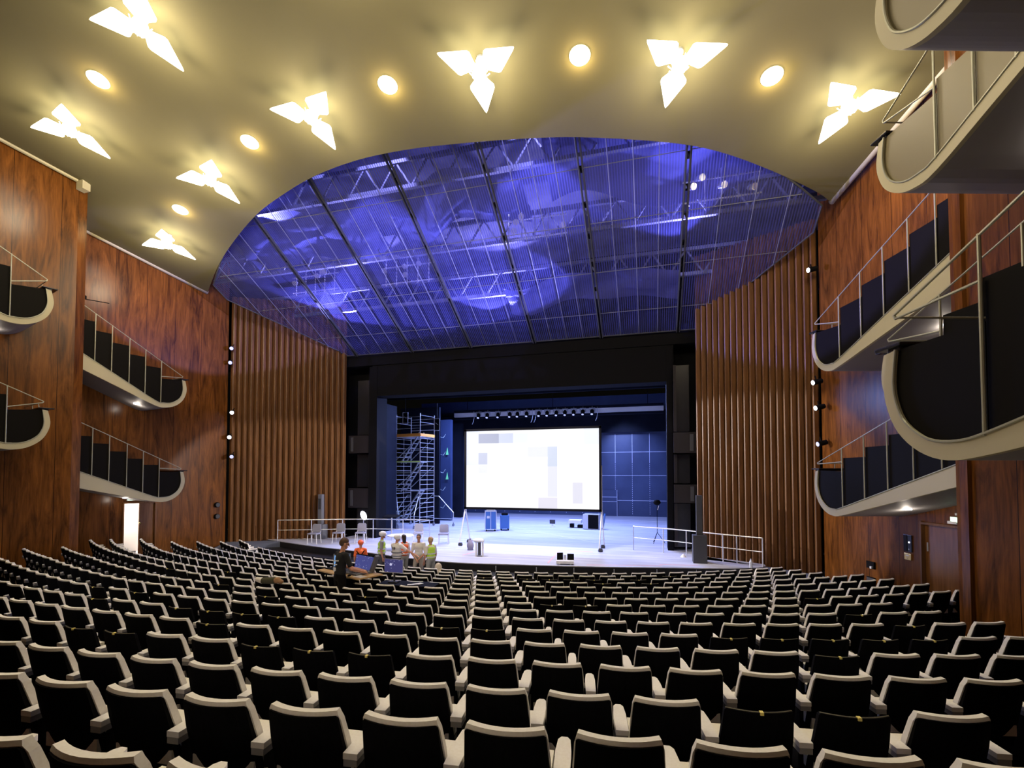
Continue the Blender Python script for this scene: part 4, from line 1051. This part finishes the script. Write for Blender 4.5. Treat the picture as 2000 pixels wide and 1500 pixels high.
# the small far seats and the few just outside the frame: one object
bm = bmesh.new(); mats_ = []
def add_far(q):
    names_ = ['shell', 'seat'] + (['top_edge', 'number_tag'] if q['dark'] else ['back_cushion'])
    T = Matrix.Translation((q['x'], q['y'], q['z'])) @ Matrix.Rotation(q['rz'], 4, 'Z')
    lst = [(nm, T) for nm in names_] + [('armrest', T @ Matrix.Translation((-.3, 0, 0)))] + ([('armrest', T @ Matrix.Translation((.3, 0, 0)))] if is_last(q) else [])
    for nm, TT in lst:
        me = SP[nm][0]; n0 = len(bm.verts); f0 = len(bm.faces)
        bm.from_mesh(me); bm.verts.ensure_lookup_table(); bm.faces.ensure_lookup_table()
        bmesh.ops.transform(bm, matrix=TT, verts=bm.verts[n0:])
        for f in bm.faces[f0:]:
            mt = me.materials[f.material_index]
            if mt not in mats_: mats_.append(mt)
            f.material_index = mats_.index(mt)
for q in vis[IND:] + extra: add_far(q)
me = bpy.data.meshes.new('theatre_seats_far'); bm.to_mesh(me); bm.free()
for mt in mats_: me.materials.append(mt)
o = bpy.data.objects.new('theatre_seats', me); C.objects.link(o)
tag(o, 'far rows of cream-edged black theatre seats towards the stage and left wall', 'theatre seats', 'cream-edged theatre seats in curved rows', 'stuff')

# ================================================================== PEOPLE AND THE CONTROL DESK
def blob(name, prims, mt, parent, vox=.011):
    """one continuous surface grown from overlapping capsules and ellipsoids, fused by a voxel remesh"""
    m = MB()
    for p in prims:
        if p[0] == 'c':
            a, b, r0, r1 = Vector(p[1]), Vector(p[2]), p[3], p[4]
            m.bar(a, b, r0, 14, r1); m.ball(a, (r0,) * 3, 14, 9); m.ball(b, (r1,) * 3, 14, 9)
        else:
            mt_ = Matrix.Rotation(p[3], 4, p[4]) if len(p) > 3 else None
            m.ball(p[1], p[2], 16, 11, mt_)
    o = m.build(name, mt, parent, smooth=True, tri=False)
    r = o.modifiers.new('r', 'REMESH'); r.mode = 'VOXEL'; r.voxel_size = vox; r.use_smooth_shade = True
    s = o.modifiers.new('s', 'SMOOTH'); s.factor = .5; s.iterations = 3
    return o
def V(*a): return Vector(a)
def hand(prims, wrist, d, up, curl=.35, side=1):
    """palm, five fingers of unequal length with two bends each, thumb from the side of the palm"""
    d = Vector(d).normalized(); up = Vector(up); up = (up - d * up.dot(d)).normalized(); sd = d.cross(up) * side
    prims.append(('c', wrist, wrist + d * .035, .026, .030)); 
    for k in (-1, 0, 1): prims.append(('c', wrist + d * .02 + sd * .016 * k, wrist + d * .085 + sd * .024 * k, .015, .013))
    for k, (off, ln) in enumerate(((-.031, .066), (-.0105, .076), (.0105, .072), (.031, .056))):
        b = wrist + d * .085 + sd * off; d1 = (d - up * curl * .5).normalized(); d2 = (d - up * curl * 1.3).normalized(); d3 = (d - up * curl * 2.2).normalized()
        p1 = b + d1 * ln * .45; p2 = p1 + d2 * ln * .3; p3 = p2 + d3 * ln * .25
        prims += [('c', b, p1, .0095, .009), ('c', p1, p2, .009, .0085), ('c', p2, p3, .0085, .0075)]
    t0 = wrist + d * .03 - sd * .026; td = (d * .75 - sd * .75 - up * .25).normalized(); t1 = t0 + td * .035; t2 = t1 + (td + d * .4).normalized() * .028
    prims += [('c', t0, t1, .012, .0105), ('c', t1, t2, .0105, .009)]
def person(label, x, y, z, face, h=1.75, arms=None, legs=None, lean=0.0, head_turn=0.0, head_down=0.0, top='white', top_mat=None, sleeves='short', trousers=None, female=False, skin=None, seated=False):
    """face: heading of the gaze in world degrees (0 = +X, 90 = towards the stage)"""
    s = h / 1.75; t = thing('person', label, 'person', (x, y, z), R(face - 90)); t.scale = (s, s, s)
    skin = skin or M['skin']
    ph = .56 if seated else .95
    def up_(px, py, dz):   # torso point, leaning forward about the hips
        return V(px, py + dz * math.sin(lean), ph + dz * math.cos(lean))
    sh = .165 if female else .19
    neck0, neck1 = up_(0, .0, .50), up_(0, .015, .60)
    hc = neck1 + V(0, .015 + .05 * math.sin(head_down), .105)
    S_ = {-1: up_(-sh, 0, .47), 1: up_(sh, 0, .47)}
    hips = {-1: V(-.09, 0, ph - .03), 1: V(.09, 0, ph - .03)}
    arms = arms or {}
    A = {}
    for sd in (-1, 1):
        if sd in arms: e, w_ = Vector(arms[sd][0]), Vector(arms[sd][1])
        else: e = S_[sd] + V(sd * .05, -.02, -.29); w_ = e + V(-sd * .01, .06, -.25)
        A[sd] = (e, w_)
    legs = legs or {}
    Lg = {}
    for sd in (-1, 1):
        if sd in legs: Lg[sd] = tuple(Vector(q) for q in legs[sd])
        elif seated: Lg[sd] = (V(sd * .1, .42, ph), V(sd * .1, .42, .08))
        else: Lg[sd] = (V(sd * .1, .02, .5), V(sd * .11, -.01, .085))
    # ---- body: skin, one surface
    pr = [('e', up_(0, 0, .08), (.155, .1, .14)), ('e', up_(0, 0, .24), (.135, .092, .17)), ('e', up_(0, .0, .38), (.16, .105, .16)), ('c', S_[-1], S_[1], .055, .055), ('c', neck0, neck1 + V(0, .005, .03), .056, .052)]
    hr = Matrix.Rotation(head_turn, 3, 'Z') @ Matrix.Rotation(-head_down, 3, 'X')
    def H(x_, y_, z_): return hc + hr @ V(x_, y_, z_)
    pr += [('e', H(0, -.005, .02), (.076, .095, .1)), ('e', H(0, .025, -.045), (.055, .062, .062)), ('c', H(0, .088, .008), H(0, .112, -.025), .009, .014), ('e', H(0, .075, -.095), (.024, .02, .016)),
           ('c', H(-.035, .082, .03), H(.035, .082, .03), .010, .010), ('e', H(-.08, 0, -.01), (.012, .02, .03)), ('e', H(.08, 0, -.01), (.012, .02, .03)), ('c', H(-.018, .088, -.058), H(.018, .088, -.058), .007, .007)]
    for sd in (-1, 1):
        e, w_ = A[sd]
        pr += [('c', S_[sd], e, .048, .040), ('c', e, e.lerp(w_, .35), .040, .038), ('c', e.lerp(w_, .35), w_, .038, .026)]
        upv = arms[sd][2] if sd in arms and len(arms[sd]) > 2 else (sd * 1, 0, .1)
        hand(pr, w_, (w_ - e), upv, .35, sd)
        k_, a_ = Lg[sd]
        pr += [('c', hips[sd], k_, .085, .056), ('c', k_, k_.lerp(a_, .35), .055, .056), ('c', k_.lerp(a_, .35), a_, .056, .036)]
    blob('body', pr, skin, t, .0075)
    # eyes, brows, mouth
    for sd in (-1, 1):
        m = MB(); m.ball(H(sd * .03, .086, .006), (.012, .008, .009), 8, 6); m.build('eye', 'black', t, smooth=True)
    m = MB(); m.ball(H(0, .098, -.06), (.022, .006, .006), 8, 6); m.build('lips', mat('lips', (.42, .12, .1), .5), t, smooth=True)
    # ---- clothes
    tm = top_mat or M['white']
    tp = [('e', up_(0, -.002, .10), (.172, .118, .16)), ('e', up_(0, -.002, .24), (.155, .112, .18)), ('e', up_(0, 0, .37), (.178, .122, .165)), ('c', S_[-1], S_[1], .068, .068), ('c', up_(-.05, 0, .48), up_(.05, 0, .48), .06, .06)]
    for sd in (-1, 1):
        e, w_ = A[sd]; q = S_[sd].lerp(e, .72) if sleeves == 'short' else e
        tp.append(('c', S_[sd], q, .066, .058))
        if sleeves == 'long': tp.append(('c', e, e.lerp(w_, .92), .054, .038))
    blob('shirt', tp, tm, t, .012)
    tr = [('e', V(0, 0, ph), (.168, .122, .13))]
    for sd in (-1, 1):
        k_, a_ = Lg[sd]; tr += [('c', hips[sd], k_, .098, .072), ('c', k_, a_ + (k_ - a_) * .06, .070, .056)]
    blob('trousers', tr, trousers or M['darkgrey'], t, .013)
    for sd in (-1, 1):
        k_, a_ = Lg[sd]; m = MB(); b = V(a_.x, a_.y, .045)
        m.ball(b + V(0, .06, -.005), (.048, .13, .045), 12, 8); m.ball(b + V(0, -.01, .02), (.045, .055, .055), 10, 8); m.build('shoe', 'black', t, smooth=True)
        return t, dict(up=up_, H=H, hr=hr, hc=hc, S=S_, A=A, tp=tp, sh=sh, lean=lean)
def vest(t, k, mt, band=None):
    u = k['up']
    pr = [('e', u(0, -.002, .13), (.19, .138, .15)), ('e', u(0, -.002, .27), (.178, .132, .17)), ('e', u(0, 0, .38), (.188, .138, .13)), ('c', u(-k['sh'] * .62, 0, .49), u(k['sh'] * .62, 0, .49), .062, .062)]
    blob('safety_vest', pr, mt, t, .012)
    if band:
        for dz in (.11, .23):
            m = MB(); n = 20
            pts = [u(.197 * math.cos(2 * math.pi * q / n), .148 * math.sin(2 * math.pi * q / n), dz) for q in range(n + 1)]
            for a, b in zip(pts[:-1], pts[1:]): m.beam(a, b, .012, .04)
            m.build('reflective_band', band, t)
def helmet(t, k, mt):
    H = k['H']; m = MB()
    m.ball(H(0, -.005, .045), (.112, .132, .10), 20, 12, k['hr'].to_4x4()); m.ball(H(0, .06, .035), (.095, .1, .018), 16, 8, k['hr'].to_4x4()); m.bar(H(0, -.12, .09), H(0, .1, .12), .018, 8)
    m.build('helmet', mt, t, smooth=True)
    m = MB(); m.tube([H(-.085, .01, .02), H(-.07, .05, -.07), H(0, .07, -.12), H(.07, .05, -.07), H(.085, .01, .02)], .006, 5); m.build('chin_strap', 'black', t)
def hair(t, k, mt, long=0.0, bun=False, top=True):
    H = k['H']; pr = [('e', H(0, -.022, .05), (.088, .1, .085)), ('e', H(0, -.05, .0), (.083, .07, .08))]
    if long: pr += [('c', H(0, -.05, 0), H(0, -.065, -long), .08, .06)]
    if bun: pr.append(('e', H(0, -.13, .05), (.045, .04, .045)))
    blob('hair', pr, mt, t, .01)
hv_y = mat('hi_vis_yellow', (.55, .85, .08), .6); hv_o = mat('hi_vis_orange', (.9, .16, .03), .6); refl = mat('reflective_tape', (.65, .68, .7), .3)
cloth_w = mat('white_shirt', (.78, .74, .7), .8); cloth_b = mat('black_shirt', (.006, .006, .007), .85); cloth_g = mat('grey_shirt', (.3, .31, .3), .8); beige = mat('beige_trousers', (.5, .45, .38), .8)
hr_br = mat('brown_hair', (.09, .045, .02), .6); hr_bk = mat('black_hair', (.02, .012, .01), .5); hr_bl = mat('blond_hair', (.5, .33, .16), .6)
FZ = .18
# operator at the control desk, seen from behind and the right side
X, Y = gx(666, 9.75), 9.75; zf = row_z(8.9) - SEAT_H
t, k = person('man in a black T-shirt standing at the control desk, hands on the keyboard', X, Y, zf + .0, 62, 1.84,
              arms={1: ((.30, .12, 1.12), (.28, .40, 1.02), (0, 0, 1)), -1: ((-.22, .18, 1.12), (.08, .46, 1.03), (0, 0, 1))}, lean=.1, head_turn=-.35, head_down=.35, top_mat=cloth_b, trousers=M['black'])
hair(t, k, hr_br); 
m = MB(); u = k['up']
m.beam(u(-.12, -.125, .33), u(.12, -.125, .36), .006, .022); m.beam(u(-.09, -.122, .25), u(.05, -.122, .27), .006, .02); m.box(u(-.04, -.118, .15), (.11, .006, .09)); m.build('back_print', 'white', t)
m = MB(); H = k['H']; m.tube([H(-.08, 0, .01), H(-.05, .1, .01), H(.05, .1, .01), H(.08, 0, .01)], .004, 4); m.build('glasses', 'black', t)
# group at the stage edge
t, k = person('person in an orange helmet and orange vest sitting low behind the desk monitor', gx(706, 15.9), 15.9, FZ, 120, 1.72, seated=True, top_mat=hv_o, female=True, trousers=M['darkgrey'])
helmet(t, k, mat('orange_helmet', (.95, .16, .04), .35)); vest(t, k, hv_o); 
m = MB(); u = k['up']; m.beam(u(-.14, -.14, .45), u(.1, -.145, .12), .01, .035); m.beam(u(.14, -.14, .45), u(-.1, -.145, .12), .01, .035); m.build('straps', 'black', t)
t, k = person('man in a white helmet and yellow vest with grey shirt, facing right', gx(747, 15.4), 15.4, FZ, 30, 1.76, top_mat=cloth_g, trousers=M['darkgrey'])
helmet(t, k, M['white']); vest(t, k, hv_y, refl)
t, k = person('man in a white helmet and white vest seen from behind, right arm reaching out', gx(776, 14.9), 14.9, FZ, 75, 1.74,
              arms={1: ((.42, .10, 1.25), (.66, .24, 1.10), (0, 0, 1)), -1: ((-.22, .1, 1.14), (-.05, .3, 1.1), (0, 0, 1))}, top_mat=cloth_w, trousers=M['darkgrey'])
helmet(t, k, M['white']); vest(t, k, mat('white_vest', (.7, .68, .62), .7), M['grey'])
m = MB(); u = k['up']
def ring(cx_, cz_): 
    pts = [u(cx_ + .03 * math.cos(R(a)), -.145, cz_ + .03 * math.sin(R(a))) for a in range(0, 361, 45)]; m.tube(pts, .007, 4)
ring(-.05, .39); ring(.04, .39); m.bar(u(-.08, -.145, .42), u(-.08, -.145, .31), .007, 4); m.bar(u(.01, -.145, .42), u(.01, -.145, .31), .007, 4); m.build('back_lettering', 'black', t)
t, k = person('woman with dark hair and an orange vest over white sleeves', gx(790, 15.6), 15.6, FZ, 150, 1.66, top_mat=cloth_w, sleeves='long', female=True, trousers=cloth_g,
              arms={-1: ((-.24, .05, 1.15), (-.16, .26, 1.12), (0, 0, 1))})
hair(t, k, hr_bk, .16); vest(t, k, hv_o, refl)
t, k = person('man in a white polo shirt and beige trousers facing the hall, hands clasped', gx(819, 15.7), 15.7, FZ + .0, -75, 1.68,
              arms={-1: ((-.25, .06, 1.08), (-.06, .2, .90), (0, 0, 1)), 1: ((.25, .06, 1.08), (.05, .22, .88), (0, 0, 1))}, legs={1: ((.14, .12, .52), (.34, .3, .09))}, top_mat=cloth_w, trousers=beige)
hair(t, k, mat('grey_brown_hair', (.12, .09, .07), .7))
m = MB(); H = k['H']; m.tube([H(-.08, 0, .01), H(-.05, .1, .01), H(.05, .1, .01), H(.08, 0, .01)], .004, 4); m.build('glasses', 'black', t)
t, k = person('woman with blond tied hair in a yellow vest, turned to the man in white', gx(842, 15.3), 15.3, FZ, 150, 1.66, top_mat=cloth_w, female=True, trousers=cloth_g,
              arms={-1: ((-.24, .0, 1.1), (-.2, .12, .88), (0, 0, 1))})
hair(t, k, hr_bl, .03, True); vest(t, k, hv_y, refl)

# ---- control desk across the seat backs
scr = mat('console_screen', (.02, .02, .03), .4)
def screen_pattern(name, c, seed):
    m = mat(name, (.02, .02, .03), .5); n, l, b = nodes(m)
    tc = n.new('ShaderNodeTexCoord'); vo = n.new('ShaderNodeTexVoronoi'); vo.inputs['Scale'].default_value = 22
    cr = n.new('ShaderNodeValToRGB'); e = cr.color_ramp.elements; e[0].position = .12; e[0].color = (.75, .8, 1, 1); e[1].position = .2; e[1].color = (*c, 1)
    l.new(tc.outputs['Object'], vo.inputs['Vector']); l.new(vo.outputs[0], cr.inputs[0]); l.new(cr.outputs[0], b.inputs['Emission Color']); b.inputs['Emission Strength'].default_value = .9
    return m
DX, DY, DZ = gx(684, 10.4), 10.4, 1.66
da = R(-22)
t = thing('desk_board', 'plywood board with pale edge laid over the seat backs as control desk', 'desk', (DX, DY, DZ - .05), da)
m = MB(); m.box((0, 0, 0), (1.75, .7, .03)); m.build('board', 'table_wood', t)
m = MB(); m.box((-.45, .1, .024), (.8, .5, .015)); m.build('black_mat', 'black', t)
for s in (-1, 1):
    for q in (-1, 1): m = MB(); m.bar((s * .6, q * .25, -.03), (s * .6, q * .25, -.85), .02); m.build('leg', 'black', t)
def on_desk(x, y, z=0): v = Matrix.Rotation(da, 3, 'Z') @ V(x, y, z); return (DX + v.x, DY + v.y, DZ - .035 + z)
t = thing('lighting_console', 'grey lighting console with sloping keys on the control desk', 'console', on_desk(.22, .02), da); t.scale = (1.05, 1.05, 1.05)
m = MB(); m.prism([(-.36, -.22, 0), (.36, -.22, 0), (.36, .22, 0), (-.36, .22, 0)], (0, 0, .05)); m.build('console_body', 'grey', t, bevel=.008)
m = MB()
for a in range(8):
    for b in range(5): m.box((-.28 + a * .08, -.16 + b * .07, .056), (.05, .04, .012))
m.build('keys', 'darkgrey', t)
m = MB(); m.box((0, .26, .2), (.72, .03, .36), 0, Matrix.Rotation(-.2, 4, 'X')); m.build('screen_housing', 'black', t)
m = MB(); m.box((0, .24, .205), (.66, .012, .31), 0, Matrix.Rotation(-.2, 4, 'X')); m.build('display', screen_pattern('console_display', (.05, .06, .25), 1), t)
m = MB(); m.box((.42, .22, .2), (.06, .1, .5), 0, Matrix.Rotation(.5, 4, 'Y')); m.build('side_panel', 'grey', t)
t = thing('laptop', 'open laptop left of the man at the control desk', 'laptop', on_desk(-.5, .1), da + .9); t.scale = (1.2, 1.2, 1.3)
m = MB(); m.box((0, 0, .012), (.34, .24, .02)); m.build('base', 'darkgrey', t)
m = MB(); m.box((0, .14, .14), (.36, .015, .27), 0, Matrix.Rotation(-.25, 4, 'X')); m.build('lid', 'grey', t)
m = MB(); m.box((0, .125, .14), (.31, .01, .21), 0, Matrix.Rotation(-.25, 4, 'X')); m.build('display', mat('laptop_display', (.02, .03, .05), .4, emit=(.2, .45, .9), es=.9), t)
t = thing('notebook', 'white sheet of paper at the right end of the control desk', 'paper', on_desk(.7, -.17), da)
m = MB(); m.box((0, 0, .004), (.3, .2, .006)); m.build('sheet', 'white', t)
m = MB(); m.ball((0, 0, .018), (.035, .055, .02), 12, 8); o = m.build('computer_mouse', 'black', loc=on_desk(.46, -.3), smooth=True); tag(o, 'black computer mouse beside the white paper on the control desk', 'mouse')
# second monitor on its own low table
MX, MY = gx(772, 8.6), 8.7; zt = 1.66
t = thing('side_table', 'low black table under the freestanding monitor right of the control desk', 'table', (gx(800, 10.6), 10.6, 1.28), R(5)); t.scale = (1.25, 1.2, 1)
m = MB(); m.box((0, 0, .1), (1.15, .42, .03)); m.build('tabletop', 'black', t)
for s in (-1, 1): m = MB(); m.bar((s * .48, 0, .09), (s * .48, 0, -.6), .02); m.build('leg', 'black', t)
t = thing('computer_monitor', 'freestanding monitor showing a white light dot on a dark blue picture', 'monitor', (gx(771, 10.6), 10.6, 1.4), R(-2)); t.scale = (1.2, 1, 1.15)
m = MB(); m.box((0, 0, .34), (.43, .03, .29), 0, Matrix.Rotation(-.05, 4, 'X')); m.build('housing', 'alu', t)
m = MB(); m.box((0, -.02, .345), (.41, .012, .265), 0, Matrix.Rotation(-.05, 4, 'X')); m.build('display', screen_pattern('monitor_display', (.04, .04, .16), 2), t)
m = MB(); m.bar((-.06, -.03, .375), (-.06, -.028, .375), .028, 16); m.build('bright_dot', 'lamp_dim', t)
m = MB(); m.bar((0, .02, .02), (0, .02, .25), .02); m.box((0, 0, .01), (.2, .16, .02)); m.build('stand', 'darkgrey', t)
t = thing('paper_stack', 'loose pale papers on the low black table', 'papers', (gx(812, 10.5), 10.5, 1.4), .4)
for k_ in range(3): m = MB(); m.box((k_ * .1 - .1, .02 * k_, .004 + k_ * .004), (.16, .12, .003), k_ * .4); m.build('sheet', 'white', t)
# clothes and a bag left on seats
def soft(name, prims, mt, label, cat, loc):
    o = blob(name, prims, mt, None, .012); o.location = loc; tag(o, label, cat); return o
jx, jy = gx(525, 9.0), 9.0
t = thing('folded_coat', 'olive and cream coat with a brown fur collar lying over seat backs', 'coat', (jx, jy, row_z(8) + .02))
blob('coat', [('c', (-.1, 0, .02), (.2, 0, .04), .07, .08)], mat('olive', (.06, .06, .03), .9), t)
blob('sleeve', [('c', (-.28, 0, .04), (-.14, 0, .02), .05, .07)], cloth_w, t)
blob('fur_collar', [('e', (.28, 0, .05), (.09, .08, .07)), ('e', (.36, .02, .02), (.06, .06, .05))], mat('fur', (.3, .17, .08), .9), t)
rx, ry = gx(1745, 8.55), 8.7
soft('red_scarf', [('c', (-.22, 0, .0), (-.05, .02, -.04), .035, .03), ('c', (-.05, .02, -.04), (.12, 0, -.03), .03, .03), ('e', (.24, 0, .03), (.04, .03, .03)), ('e', (-.24, 0, .05), (.05, .04, .05))], M['red'],
     'red cloth lying between the seats near the right wall', 'cloth', (rx, ry, row_z(7) - .18))
soft('beige_bag', [('e', (0, 0, 0), (.12, .1, .15)), ('e', (.04, 0, -.12), (.13, .1, .1))], mat('beige_cloth', (.6, .52, .38), .9), 'beige bag on the seat beside the woman in the yellow vest', 'bag', (gx(857, 14.5), 14.5, 1.0))
